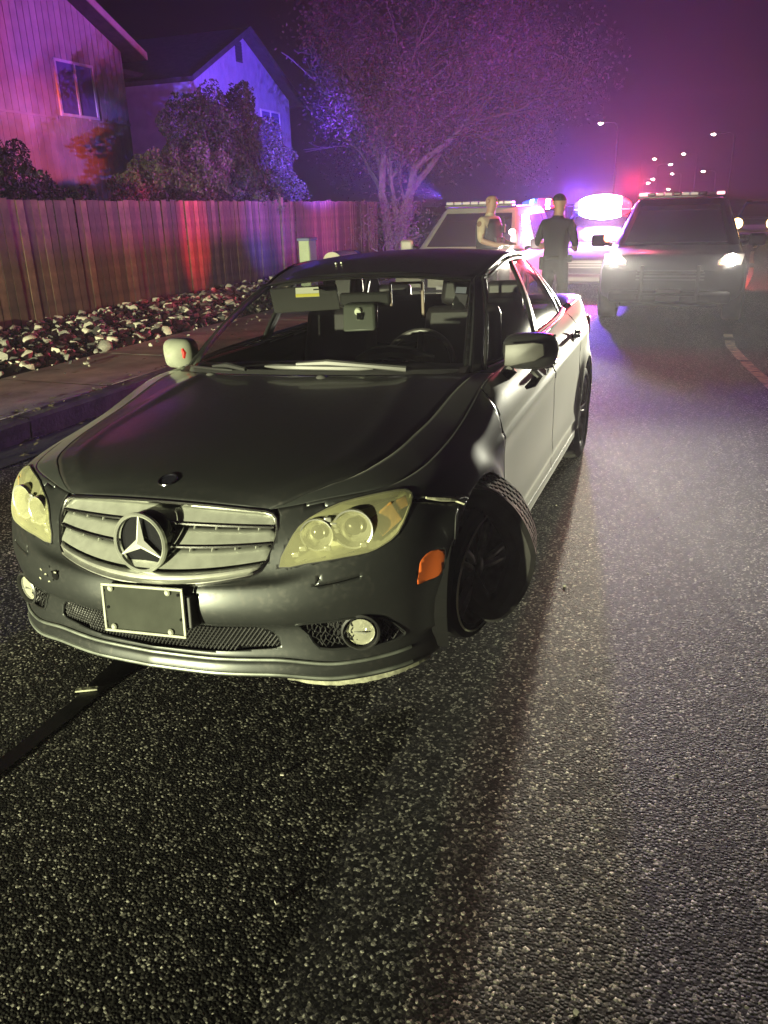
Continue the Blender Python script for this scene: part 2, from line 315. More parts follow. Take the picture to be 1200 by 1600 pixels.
# ---- greenhouse loops
GB=np.array([(0,1.10,.950),(.35,1.15,.945),(.60,1.27,.932),(.690,1.375,.922),(.745,1.50,.925),(.775,1.75,.935),(.788,2.10,.945),(.790,2.50,.952),(.785,2.95,.962),(.765,3.30,.972),(.715,3.62,.985),(.60,3.86,.995),(.35,3.96,1.0),(0,3.99,1.0)])
GT=np.array([(0,1.875,1.306),(.30,1.895,1.299),(.50,1.94,1.278),(.552,1.99,1.270),(.574,2.09,1.292),(.586,2.25,1.325),(.591,2.42,1.350),(.593,2.62,1.358),(.588,2.82,1.352),(.572,3.0,1.338),(.545,3.16,1.318),(.47,3.28,1.315),(.27,3.33,1.330),(0,3.34,1.338)])
GS=np.arange(14.)
def glass(s,t):
    s,t=np.broadcast_arrays(np.asarray(s,float),np.asarray(t,float))
    B=hermite(GS,GB,s); T=hermite(GS,GT,s)
    P=B*(1-t[...,None])+T*t[...,None]
    bul=4*t*(1-t)
    d=np.stack([hermite(GS,np.array([0,.2,.4,.5,1,1,1,1,1,1,.8,.4,.2,0]),s)*.022, hermite(GS,np.array([-1,-1,-.9,-.6,-.1,0,0,0,0,0,.3,.8,1,1]),s)*.03, hermite(GS,np.array([1,1,.9,.6,.2,0,0,0,0,0,.2,.6,1,1]),s)*.03],-1)
    return P+d*bul[...,None]
def roof(u,v):
    """u -1..1, v 0..1; edge follows the top loop"""
    u,v=np.broadcast_arrays(np.asarray(u,float),np.asarray(v,float))
    s=1.9+(11.2-1.9)*v
    E=hermite(GS,GT,s)
    cy=hermite([0,1],np.array([[1.875],[3.34]]),v)[...,0]
    cz=hermite([0,.25,.5,.75,1],np.array([1.306,1.380,1.402,1.388,1.338]),v)
    a=np.abs(u)
    k=a**2*.8+a**6*.2
    return np.stack([E[...,0]*u, cy+(E[...,1]-cy)*a**2, cz+(E[...,2]-cz)*k],-1)
# trunk deck
def deck(u,v):
    u,v=np.broadcast_arrays(np.asarray(u,float),np.asarray(v,float))
    B=hermite(GS,GB,10.4+(13-10.4)*0*v)
    E0=skin(np.interp(v,[0,1],[s_of_y(3.55),SMAX-.62]),np.full(v.shape,NR-1.))
    cy=3.99+v*(4.49-3.99); cz=1.0+.025*np.sin(v*3.14*.5)
    a=np.abs(u)
    return np.stack([E0[...,0]*u, cy+(E0[...,1]-cy)*a**3, cz+(E0[...,2]-cz)*a**3],-1)

# ================================================================== the damaged sedan
CA,CB,CZ=CAR_T
PAINTF=mat_paint('fender_grey_paint',(.095,.105,.102),metal=.75,rough=.34,dust=.35,dustc=(.16,.16,.14),sheen=.06)
_T1=Matrix.Translation((0,3.5,CZ)); _T0=Matrix.Translation((0,-3.5,0))
CARM=_T1@Matrix.Rotation(CB,4,'X')@Matrix.Rotation(CA,4,'Y')@_T0
car=thing('sedan','dusty dark grey sedan with crumpled front wheel, hazed headlamps and blank plate','car',M=CARM)
ARCH=[(.72,.325,.355),(3.55,.315,.360)]
def skinx(s,r):
    P=skin(s,r); x,y,z=P[...,0],P[...,1],P[...,2]
    side=np.clip((x-.78)/.05,0,1)
    d=z-(.718+.045*(y-1.1)); rg=.010*np.where(d<0,np.exp(-(d/.05)**2),np.exp(-(d/.012)**2))*np.clip((y-.95)/.15,0,1)*np.clip((4.1-y)/.3,0,1)
    d2=z-.345; rg+=.009*np.where(d2<0,np.exp(-(d2/.012)**2),np.exp(-(d2/.05)**2))*np.clip((y-1.08)/.1,0,1)*np.clip((3.2-y)/.1,0,1)
    for cy_,cz_,rr in ARCH:
        dr=np.hypot(y-cy_,z-cz_)-rr; rg+=.020*np.exp(-(np.maximum(dr,0)/.055)**2)*(z>cz_-.05)
    P[...,0]=x+rg*side; return P
sg=np.unique(np.concatenate([np.linspace(0,1.25,95),np.linspace(1.25,SMAX-1.1,170),np.linspace(SMAX-1.1,SMAX,40)]))
rg_=np.linspace(0,NR-1,61)
SP=skinx(sg[:,None],rg_[None])
def bm_grid(P):
    bm=bmesh.new(); n,m=P.shape[:2]; vs_=[[bm.verts.new(P[i,j]) for j in range(m)] for i in range(n)]
    for i in range(n-1):
        for j in range(m-1):
            bm.faces.new((vs_[i][j],vs_[i+1][j],vs_[i+1][j+1],vs_[i][j+1]))
    return bm
bms=bm_grid(SP)
AX={'x':(1,2,0),'y':(0,2,1)}
def cut(bm,poly,axis,filt,closed=True):
    a,b,c=AX[axis]; n=len(poly); lo=np.min(poly,0)-.03; hi=np.max(poly,0)+.03
    cand=[f for f in bm.faces if filt(f.calc_center_median()) and any(lo[0]<=v.co[a]<=hi[0] and lo[1]<=v.co[b]<=hi[1] for v in f.verts)]
    for i in range(n if closed else n-1):
        p=np.array(poly[i]); q=np.array(poly[(i+1)%n]); l=np.minimum(p,q)-1e-5; h=np.maximum(p,q)+1e-5
        if np.linalg.norm(q-p)<1e-6: continue
        sel=[]
        for f in cand:
            if not f.is_valid: continue
            A=[v.co[a] for v in f.verts]; B=[v.co[b] for v in f.verts]
            if max(A)>=l[0] and min(A)<=h[0] and max(B)>=l[1] and min(B)<=h[1]: sel.append(f)
        if not sel: continue
        co=Vector((0,0,0)); co[a]=p[0]; co[b]=p[1]; no=Vector((0,0,0)); no[a]=-(q-p)[1]; no[b]=(q-p)[0]
        geom=set(sel)
        for f in sel: geom.update(f.edges); geom.update(f.verts)
        r=bmesh.ops.bisect_plane(bm,geom=list(geom),plane_co=co,plane_no=no,dist=1e-6)
        s=set(sel); new=[g for g in r['geom'] if isinstance(g,bmesh.types.BMFace) and g not in s]
        cand=[f for f in cand if f.is_valid]+new
def take(bm,poly,axis,filt,remove=True):
    a,b,c=AX[axis]; fs=[f for f in bm.faces if filt(f.calc_center_median())]
    C=np.array([[f.calc_center_median()[a],f.calc_center_median()[b]] for f in fs]); k=inpoly(C,poly); sel=[f for f,t in zip(fs,k) if t]
    vi={}; V=[]; F=[]
    for f in sel:
        q=[]
        for v in f.verts:
            if v not in vi: vi[v]=len(V); V.append(tuple(v.co))
            q.append(vi[v])
        F.append(q)
    if remove: bmesh.ops.delete(bm,geom=sel,context='FACES')
    return V,F
def band(line,wd=.0045):
    L=np.array(line,float); n=len(L); N=[]
    for i in range(n):
        d=L[min(i+1,n-1)]-L[max(i-1,0)]; d/=np.linalg.norm(d); N.append((-d[1],d[0]))
    N=np.array(N)*wd/2; return np.concatenate([L+N,(L-N)[::-1]])
front=lambda c: c.y<.62 and c.y<.75
sidef=lambda c: c.x>.70
HLP=smoothpoly([(.428,.553),(.448,.617),(.472,.662),(.512,.692),(.574,.718),(.650,.730),(.715,.734),(.752,.728),(.767,.712),(.765,.678),(.747,.625),(.715,.600),(.677,.585),(.618,.579),(.511,.565)],2)
GRP=[(-.02,.498),(0,.498),(.20,.515),(.35,.535),(.385,.555),(.405,.61),(.414,.66),(.406,.695),(.38,.73),(-.02,.74)]
MSP=[(-.02,.276),(.25,.282),(.405,.294),(.421,.302),(.408,.338),(.385,.357),(.35,.366),(-.02,.368)]
FGP=smoothpoly([(.476,.378),(.545,.385),(.65,.387),(.71,.366),(.748,.318),(.755,.290),(.70,.279),(.62,.284),(.534,.291),(.505,.335)],2)
MKP=smoothpoly([(.306,.516),(.322,.532),(.351,.542),(.398,.532),(.390,.50),(.376,.458),(.334,.452),(.296,.450),(.299,.48)],2)
patches={}
for nm,poly,ax,fl in (('hl',HLP,'y',lambda c:c.y<.5 and c.z>.5),('gr',GRP,'y',lambda c:c.y<.4),('ms',MSP,'y',lambda c:c.y<.3),('fg',FGP,'y',lambda c:c.y<.45),('mk',MKP,'x',lambda c:c.x>.75)):
    cut(bms,poly,ax,fl); patches[nm]=take(bms,poly,ax,fl)
for cy_,cz_,rr in ARCH:
    th=np.linspace(-.42,math.pi+.42,44); P=[(cy_+rr*math.cos(t),cz_+rr*math.sin(t)) for t in th]; P+=[(cy_-rr*.92,.05),(cy_+rr*.92,.05)]
    P=np.array(P); cut(bms,P,'x',lambda c:c.x>.6); take(bms,P,'x',lambda c:c.x>.6)
bump_seam=[(.33,.712),(.40,.690),(.46,.668),(.56,.648)]
lines=[band(bump_seam,.012),band([(1.155,1.0),(1.150,.88),(1.105,.75),(1.090,.58),(1.090,.262)],.005),band([(1.0905,.262),(3.20,.262)],.005),band([(2.315,1.05),(2.30,.8),(2.29,.262)],.005),
 band([(3.38,1.03),(3.27,.84),(3.235,.70),(3.225,.60),(3.20,.45),(3.19,.262)],.005),band([(3.93,.62),(4.2,.63),(4.6,.63)],.005)]
for L_ in lines:
    fl=lambda c:c.x>.70 and c.y>.25
    cut(bms,L_,'x',fl); take(bms,L_,'x',fl)
WSH=band([(.585,.512),(.549,.532),(.535,.505)],.003)
wl=band([(.553,.528),(.541,.503),(.60,.509),(.66,.52)],.003); cut(bms,wl,'y',lambda c:c.y<.3 and c.z<.56); take(bms,wl,'y',lambda c:c.y<.3 and c.z<.56)
def label(c):
    x,y,z=c
    if y<.60 and (y<.33 or z<np.interp(y,[.33,.40,.46,.56],[.712,.690,.668,.648])):
        return 'front_bumper' if not (y>.2 and z>.715) else 'fender'
    if y<1.2 and y<np.interp(z,[.262,.58,.75,.88,1.0],[1.090,1.090,1.105,1.150,1.155]): return 'fender'
    if z<.262 and y<3.2: return 'sill'
    if y<np.interp(z,[.262,.8,1.05],[2.29,2.30,2.315]): return 'front_door'
    if y<np.interp(z,[.262,.45,.6,.7,.84,1.03],[3.19,3.20,3.225,3.235,3.27,3.38]): return 'rear_door'
    if z<.63 and y>3.9: return 'rear_bumper'
    return 'quarter_panel'
groups={}
bms.faces.ensure_lookup_table()
for f in bms.faces: groups.setdefault(label(f.calc_center_median()),[]).append([tuple(v.co) for v in f.verts])
bms.free()
def weld(polys,mirror=0):
    """list of face coordinate lists -> V,F ; mirror 1: mirrored only, 2: both"""
    V={};out=[]
    def add(ps,fl):
        for p in ps:
            q=[]
            for c in (p[::-1] if fl else p):
                c=(-c[0] if fl else c[0],c[1],c[2]); k=(round(c[0],5)+0.0,round(c[1],5),round(c[2],5)); q.append(V.setdefault(k,len(V)))
            q=[a for i,a in enumerate(q) if a!=q[i-1]]
            if len(q)>2: out.append(q)
    if mirror in (0,2): add(polys,False)
    if mirror in (1,2): add(polys,True)
    return list(V.keys()),out
# hood and fender tops
US=lambda v: np.interp(v,[0,.10,.2,.35,.55,.8,1.0],[1.0,.93,.885,.86,.86,.885,.915])
vv=np.unique(np.concatenate([np.linspace(0,.12,10),np.linspace(.12,1,50)]))
uu=np.linspace(-1,1,61)
UH=US(vv)[None,:]-.0035/np.maximum(.4,1)
def hoodx(u,v):
    P=hood(u,v); a=np.abs(u)
    P[...,2]+= .006*np.exp(-((a-(.80-.18*v))/.05)**2)*np.clip(v*6,0,1)   # swage lines
    P[...,2]-= .010*np.clip(1-v/.05,0,1)                            # rolled nose edge
    return P
H1=hoodx(uu[:,None]*UH,np.broadcast_to(vv[None,:],(61,len(vv)))); H1[...,2]+=.001
hm=MB().grid(H1).build('hood',PAINT,car,solid=.012)
ft=np.linspace(0,1,9)
FTg=hood((US(vv)[None,:]+(1-US(vv)[None,:])*ft[:,None]),np.broadcast_to(vv[None,:],(9,len(vv))))
def gridfaces(P):
    n,m=P.shape[:2]; return [[tuple(P[i,j]),tuple(P[i+1,j]),tuple(P[i+1,j+1]),tuple(P[i,j+1])] for i in range(n-1) for j in range(m-1)]
groups['fender']+= [f for f in gridfaces(FTg)]
for nm,mm in (('front_bumper',2),('rear_bumper',2)):
    V,F=weld(groups[nm],2); o=mo(nm,V,F,PAINT,car,solid=.008)
for nm in ('fender','sill','front_door','rear_door','quarter_panel'):
    for m_ in (0,1):
        V,F=weld(groups[nm],m_); o=mo(nm,V,F,PAINTF if nm=='fender' else PAINTS,car,solid=.008)
        if nm=='fender' and m_==0: o['label']='fender with the crumpled wheel below it'
# dark inner shell behind the panel gaps
ins=SP.copy(); ctr=np.array([0,2.3,.5]); 
nrm=plan_n(sg); ins[...,0]-=nrm[:,None,0]*.022; ins[...,1]-=nrm[:,None,1]*.022; ins[...,2]-=.006
keep=[]
for i in range(len(sg)-1):
    for j in range(len(rg_)-1):
        q=[ins[i,j],ins[i+1,j],ins[i+1,j+1],ins[i,j+1]]; c=sum(q)/4
        if any(np.hypot(c[1]-a,c[2]-b)<r+.01 or (abs(c[1]-a)<r and c[2]<b) for a,b,r in ARCH) and c[0]>.6: continue
        if c[1]<.55 and (inpoly(c[None,[0,2]],HLP)[0] or inpoly(c[None,[0,2]],np.array(GRP))[0] or inpoly(c[None,[0,2]],np.array(MSP))[0] or inpoly(c[None,[0,2]],FGP)[0]): continue
        if c[2]>.93: continue
        keep.append([tuple(v) for v in q])
V,F=weld(keep,2); mo('inner_shell',V,F,MATTE,car)
# floor pan, wheel housings
b=MB(); b.box((0,2.2,.24),(1.50,3.3,.03)); b.box((0,.60,.22),(1.1,.55,.03)); b.box((0,.55,.45),(1.0,.5,.42)); b.box((0,4.1,.28),(1.3,.8,.1)); b.build('floor_pan',MATTE,car)
for cy_,cz_,rr in ARCH:
    for sx in (1,-1):
        th=np.linspace(-.35,math.pi+.35,24); P=np.array([[(sx*x,cy_+(rr+.01)*math.cos(t),cz_+(rr+.01)*math.sin(t)) for t in th] for x in (.865,.55)]); b=MB(); b.grid(P)
        b.v.append((sx*.55,cy_,cz_)); k=len(b.v)-1; 
        for j in range(23): b.f.append((24+j,24+j+1,k)); b.mi.append(0)
        b.build('wheel_housing',MATTE,car,smooth=False)
# ---- greenhouse
tt=np.linspace(0,1,9)
def gpatch(s0,s1,t0,t1,n=24,off=0,m=10):
    s=np.linspace(s0,s1,n)[:,None]; t=np.linspace(t0,t1,m)[None]
    P=glass(s,t)
    return P
def mir(P): return P*np.array([-1,1,1])
wsr=gpatch(0,2.78,.02,.985,26); W=np.concatenate([mir(wsr)[:0:-1],wsr]); 
MB().grid(W).build('windshield',GLASSM,car)
# black band round the glass edge
b=MB()
for s0,s1,t0,t1 in ((0,2.80,.955,1.0),(0,2.80,0,.035)):
    q=gpatch(s0,s1,t0,t1,26,m=3)*1.0; q[...,1]-=.002; q[...,2]+=.002; b.grid(np.concatenate([mir(q)[:0:-1],q]))
b.build('windshield_seal',TRIM,car)
for sx in (1,-1):
    f=(lambda P:P) if sx>0 else mir
    q=gpatch(2.66,3.50,0,1,8); MB().grid(f(q)).build('windshield_pillar',PAINT,car,solid=.02)
    for nm,a,b_ in (('front_side_window',3.52,6.42),('rear_side_window',6.66,8.62),('quarter_window',8.72,9.32)):
        q=gpatch(a,b_,.03,.95,16); q[...,0]-=.006; MB().grid(f(q)).build(nm,SIDEGLASS,car)
    q=gpatch(6.42,6.66,0,1,4); MB().grid(f(q)).build('centre_pillar',TRIM,car,solid=.015)
    q=gpatch(8.62,8.72,0,1,3); MB().grid(f(q)).build('window_divider',TRIM,car,solid=.012)
    q=gpatch(9.32,10.95,0,1,14); MB().grid(f(q)).build('rear_pillar',PAINT,car,solid=.015)
    # door frame tubes along the roof edge, and chrome belt strip
    s=np.linspace(2.62,9.6,44); P=hermite(GS,GT,s)
    for off,rad,nm,mt in ((.004,.009,'drip_rail',PAINT),(.014,.008,'door_frame',TRIM)):
        Q=P.copy(); Q[:,0]+=off; Q[:,2]-= .0 if nm=='drip_rail' else .026
        a=glass(np.full(12,3.50 if nm=='door_frame' else 2.9),np.linspace(0,.96,12)); a[:,0]+=off*.7
        pts=np.concatenate([a,Q[8:]]) if nm=='door_frame' else np.concatenate([a,Q[3:]])
        MB().tube(f(pts),rad,6).build(nm,mt,car)
    s=np.linspace(3.6,9.5,40); Q=glass(s,np.full(40,.012)); Q[:,0]+=.010
    MB().tube(f(Q),.0085,6).build('belt_strip',CHROME,car)
    s=np.linspace(3.6,9.5,40); Q=glass(s,np.full(40,.05)); Q[:,0]+=.004
    MB().tube(f(Q),.007,6).build('window_seal',BLACK,car)
q=gpatch(10.95,13,.03,.97,16); MB().grid(np.concatenate([q,mir(q)[-2::-1]])).build('rear_window',SIDEGLASS,car)
rr_=roof(np.linspace(-1,1,31)[:,None],np.linspace(0,1,31)[None]); MB().grid(rr_).build('roof',PAINT,car,solid=.015)
# belt ledge, cowl and trunk lid
for sx in (1,-1):
    f=(lambda P:P) if sx>0 else mir
    s=np.linspace(2.9,10.2,50); B=hermite(GS,GB,s); ss=np.array([s_of_y(max(1.12,y)) for y in B[:,1]]); A=skinx(ss,np.full(50,NR-1.)); 
    A[0]=hood(1.,1.)
    P=np.stack([A,(A+B)/2+np.array([0.,0,.004]),B],1); MB().grid(f(P)).build('belt_ledge',PAINT,car)
s=np.linspace(0,2.9,24); B=hermite(GS,GB,s); u=np.linspace(0,.99,24); A=hood(u,np.ones(24)); A[:,2]-=.012; Bq=B.copy(); Bq[:,2]-=.004
P=np.stack([A,(A+Bq)/2-np.array([0,0,.012]),Bq],1); MB().grid(np.concatenate([mir(P)[:0:-1],P])).build('cowl',BLACK,car)
s=np.linspace(9.9,13,30); B=hermite(GS,GB,s); ss=np.linspace(s_of_y(3.62),SMAX,30); A=skin(ss,np.full(30,NR-1.)); P=np.stack([B*(1-k)+A*k+np.array([0,0,.02*math.sin(math.pi*k)]) for k in np.linspace(0,1,8)],1)
MB().grid(np.concatenate([P,mir(P)[-2::-1]])).build('trunk_lid',PAINT,car,solid=.01)
# ---- pockets from patches
def pocket(V,F,vec,zs=1.,name='housing',m=REFL,parent=car,mirror=False,shrink=.9):
    sgn=-1 if mirror else 1
    V=np.array(V); c=V.mean(0); B=c+(V-c)*np.array([shrink,.92,shrink])+np.array(vec)
    ed={}
    for f in F:
        for i in range(len(f)):
            e=(f[i],f[(i+1)%len(f)]); 
            if (e[1],e[0]) in ed: ed.pop((e[1],e[0]))
            else: ed[e]=1
    n=len(V); F2=[tuple(i+n for i in f)[::-1] for f in F]+[(a,b,b+n,a+n) for a,b in ed]
    V2=np.concatenate([V,B]); V2=V2*np.array([sgn,1,1])
    return mo(name,V2,F2,m,parent,smooth=False),list(ed)
def edge_tube(V,ed,r,name,m,parent=car,sgn=1,off=(0,0,0)):
    b=MB(); V=np.array(V)+np.array(off)
    # one loop
    nx={a:b_ for a,b_ in ed}; st=ed[0][0]; loop=[st]; k=nx.get(st)
    while k is not None and k!=st and len(loop)<len(ed)+2: loop.append(k); k=nx.get(k)
    P=V[loop+[st]]*np.array([sgn,1,1]); return b.tube(P,r,6,cap=False).build(name,m,parent)
for sx in (1,-1):
    V,F=patches['hl']; Vl=np.array(V); Vl=Vl+np.array([.002,-.004,.002])
    hl=mo('headlight',Vl*np.array([sx,1,1]),F if sx>0 else [f[::-1] for f in F],LENS,car); hl['label']='yellowed hazy headlamp' 
    hs,ed=pocket(V,F,(-.03,.09,0),name='lamp_housing',m=REFL,mirror=sx<0,parent=hl,shrink=.94)
    edge_tube(V,ed,.004,'lamp_seal',BLACK,hl,sx)
    ax=Vector((sx*.25,-1,.04))
    for (x,y,z,r,nm) in ((.528,.165,.640,.046,'reflector_bowl'),(.628,.205,.652,.056,'projector_bowl')):
        b=MB(); b.lathe([(r*.16,.055),(r*.55,.045),(r*.85,.022),(r,-.004),(r*1.09,-.006),(r*1.09,.008),(r*1.02,.01)],(sx*x,y,z),-ax,28); bw=b.build(nm,BOWL,hl)
        b=MB(); q=[(max(1e-4,r*(.50)*math.sin(t)),r*.30*(1-math.cos(t))-.0) for t in np.linspace(0,1.57,8)]
        b.lathe([(a,.010+h) for a,h in q],(sx*x,y,z),-ax,20); b.build('lamp_lens',mat('projector_glass',(.05,.05,.045),.05,.2,spec=1),hl)
    # turn reflector in amber, upper dark cover, small square reflectors
    b=MB(); b.box((sx*.708,.278,.664),(.085,.010,.075),rot=(0,sx*-.5,sx*.90)); b.box((sx*.738,.325,.700),(.050,.010,.036),rot=(0,sx*-.2,sx*.95)); b.build('turn_reflector',AMBER,hl,bevel=.006)
    b=MB()
    for x,y,z in ((.575,.185,.668),(.580,.185,.650),(.560,.18,.685),(.488,.145,.60),(.56,.165,.60),(.47,.13,.585),(.66,.205,.605)): b.box((sx*x,y,z),(.022,.01,.016),rot=(.2,0,sx*.3))
    b.build('small_reflector',BOWL,hl,bevel=.003)
    P=[(.50,.17,.683),(.575,.235,.708),(.65,.30,.722),(.72,.37,.722),(.715,.352,.708),(.655,.255,.700),(.60,.215,.690),(.54,.18,.675)]
    mo('lamp_eyelid',[(sx*a,b_+.012,c_) for a,b_,c_ in P],[tuple(range(8))],mat('olive_eyelid',(.16,.16,.09),.5),hl,smooth=False,solid=.006)
    # side marker
    V,F=patches['mk']; mo('side_marker',np.array(V)*np.array([sx,1,1]),F if sx>0 else [f[::-1] for f in F],AMBERM,car,solid=.01)
    # fog lamp pocket
    V,F=patches['fg']; fp,ed=pocket(V,F,(-.01,.055,0),name='fog_pocket',m=BLACK,mirror=sx<0,shrink=.9); edge_tube(V,ed,.0045,'fog_trim',PAINT,car,sx)
    Vn=np.array(V)
    b=MB()
    def sky_(x): 
        k=np.argmin(abs(Vn[:,0]-x)); return Vn[k,1]
    for i in range(-14,26):   # honeycomb-like diagonal net
        for sl in (1,-1):
            pts=[]
            for tq in np.linspace(0,1,9):
                z=.284+tq*.098; x=.50+i*.015+sl*tq*.055
                pts.append((x,z))
            ok=inpoly(np.array(pts),FGP); P=[(sx*x,sky_(x)+.014,z) for (x,z),o_ in zip(pts,ok) if o_]
            if len(P)>1: b.tube(P,.0022,4,cap=False)
    b.build('fog_mesh',TRIM,car)
    ax=Vector((sx*.30,-1,0)).normalized(); c0=Vector((sx*.650,.163,.335))
    fl=MB().lathe([(.062,.03),(.060,-.006),(.054,-.010),(.050,.0),(.050,.04)],c0,-ax,32).build('fog_light',TRIM,car)
    MB().lathe([(1e-4,.040),(.020,.036),(.034,.022),(.041,.004),(.043,0)],c0,-ax,24).build('fog_bowl',BOWL,fl)
    MB().lathe([(1e-4,.0),(.02,.001),(.040,.006)],c0,-ax,24).build('fog_lens',mat('fog_glass',(.55,.55,.42),.15,trans=(.55,(.95,.95,.85))),fl)
    MB().tube([c0+Vector((-.02,-.004,0)),c0+Vector((.02,-.004,0))],.003,5).build('fog_filament',BOWL,fl)
# ---- lower intake mesh
V,F=patches['ms']; Vm=np.array(V); 
yms=lambda x: float(.002+.03+.36*x*x) if abs(x)<.45 else .1
def ymesh(x,z):
    k=np.argmin((Vm[:,0]-abs(x))**2+(Vm[:,2]-z)**2*.3); return Vm[k,1]
V2,F2=weld([[V[i] for i in f] for f in F],2); Vp=np.array(V2)+np.array([0,.05,0]); mo('intake_back',Vp,F2,MATTE,car)
b=MB(); MSF=np.array(MSP); MSF2=np.array([(x,z) for x,z in MSP if x>=0]); MSF2=np.concatenate([MSF2,MSF2[::-1]*[-1,1]])
for i in range(-36,37):
    for sl in (1,-1):
        pts=[(i*.0165*.8+sl*(t-.5)*.075,.272+t*.1) for t in np.linspace(0,1,9)]
        ok=inpoly(np.array(pts),MSF2); P=[(x,ymesh(x,z)+(.008 if sl>0 else .012),z) for (x,z),o_ in zip(pts,ok) if o_]
        if len(P)>1: b.tube(P,.0026 if sl>0 else .0018,4,cap=False)
b.build('intake_mesh',TRIM,car)
# lower splitter bar and scraped lip, chrome-ish lines
s=np.linspace(0,s_of_x(.775),60)
def lip(r,off,zz,rad,nm,m,s=s):
    P=skin(s,np.full(len(s),float(r))); n_=plan_n(s); P[:,:2]+=n_*off; P[:,2]+=zz; P=np.concatenate([mir(P)[:0:-1],P]); return MB().tube(P,rad,8).build(nm,m,car)
lip(2.65,.002,0,.0055,'lower_bumper_line',mat('worn_paint_edge',(.26,.28,.25),.45,.6,noise=(12,.5,1.3)))
lip(1.35,.0,.0,.006,'bumper_lip',mat('worn_paint_edge',(.26,.28,.25),.45,.6))
sc_=np.linspace(s_of_x(.44),s_of_y(.36),44); P=skin(sc_,np.full(44,.6)); n_=plan_n(sc_); P[:,:2]+=n_*.006; kk=np.sin(np.linspace(0.15,math.pi-.1,44)); P[:,2]-=.012*kk+.004
hgt=.012+.020*kk
Q=np.stack([P+np.stack([0*kk,0*kk,hgt],1),P,P-np.stack([n_[:,0],n_[:,1],0*kk],1)*.03],1); Q[:,:,2]+=rng.normal(0,.0012,(44,3))
so=MB().grid(Q).build('scraped_lip',SCRAPE,car,solid=.006); so['label']='torn pale scraped underlip at the corner'
sc_=np.linspace(s_of_x(.62),s_of_y(.34),20); P=skin(sc_,np.full(20,.6)); n_=plan_n(sc_); P[:,:2]+=n_*.006; Q=np.stack([P+np.array([0,0,.02]),P],1)*np.array([-1,1,1]); MB().grid(Q).build('scraped_lip',SCRAPE,car,solid=.005)
# tow cover hole on the right-hand side of the bumper
ph=np.array([-.372,.030,.472]); b=MB(); b.lathe([(1e-4,0),(.013,0),(.018,.004)],ph+np.array([0,-.006,0]),(.25,1,0),9); b.build('tow_hole',MATTE,car)
b=MB()
for dx,dz in ((-.03,.005),(-.045,.02),(-.02,-.02),(-.055,-.012),(.012,.015)): b.box(ph+np.array([dx,-.010,dz]),(.008,.003,.005),rot=(0,rng.uniform(-1,1),0))
b.build('chipped_paint',SCRAPE,car)
# ---- grille
gtop=lambda x:(.130+.30*x*x,.722-.16*x*x); gbot=lambda x:(-.010+.66*x*x,.502+.26*x*x)
def G(x,f,d=0):
    yt,zt=gtop(x); yb,zb=gbot(x); return (x,yt+(yb-yt)*f-d,zt+(zb-zt)*f-d*.2)
xe=lambda f: np.interp(f,[0,.12,.4,.8,.93,1],[.385,.400,.408,.392,.375,.352])
gr=mo('grille',[G(x,f,-.05) for f in (-.02,1.02) for x in np.linspace(-.40,.40,17)],[(i,i+1,i+18,i+17) for i in range(16)],MATTE,car); gr['label']='silver radiator grille with three louvres'
def slat(f0,f1,name,m,d0,d1,n=33,parent=gr,thick=.006):
    rows=[]
    for f,d in ((f0,d0),(f0*.6+f1*.4,d0*.55+d1*.5),(f1,d1),(f1+.01,d1-.012)):
        rows.append([G(x,f,d) for x in np.linspace(-xe(f)+.006,xe(f)-.006,n)])
    return MB().grid(np.array(rows)).build(name,m,parent,solid=thick)
for f0,f1 in ((.02,.215),(.315,.50),(.585,.80)): 
    slat(f0,f1,'grille_slat',SILVER,-.018,.006)
for f in (.235,.520): 
    P=[G(x,f,.008) for x in np.linspace(-xe(f)+.008,xe(f)-.008,41)]; MB().tube(P,.0055,6).build('slat_edge',CHROME,gr)
b=MB()
for f0 in (.255,.54):
    for x in (-.345,-.275,-.20,.15,.22,.29,.35): b.tube([G(x,f0,.002),G(x,f0+.06,.0)],.0035,5)
b.build('slat_clip',SILVER,gr)
# frame
O=[G(x,0.0,.004) for x in np.linspace(-.365,.365,30)]+[G(.385,.03,.004)]+[G(xe(f),f,.004) for f in (.1,.25,.4,.6,.8)]+[G(.372,.955,.004)]+[G(x,1.0,.006) for x in np.linspace(.345,-.345,40)]+[G(-.372,.955,.004)]+[G(-xe(f),f,.004) for f in (.8,.6,.4,.25,.1)]+[G(-.385,.03,.004),G(-.365,0,.004)]
MB().tube(O,.0075,8,cap=False).build('grille_frame',CHROME,gr)
rows=[[ (G(x,f,d)) for x in np.linspace(-xe(min(f,1))+.01,xe(min(f,1))-.01,41)] for f,d in ((.82,.002),(.86,.016),(.90,.010),(.93,.006),(.955,.018),(.99,.014),(1.01,.002))]
MB().grid(np.array(rows)).build('lower_chrome_bar',mat('satin_chrome',(.72,.73,.66),.30,.8,noise=(20,.75,1.05)),gr,solid=.005)
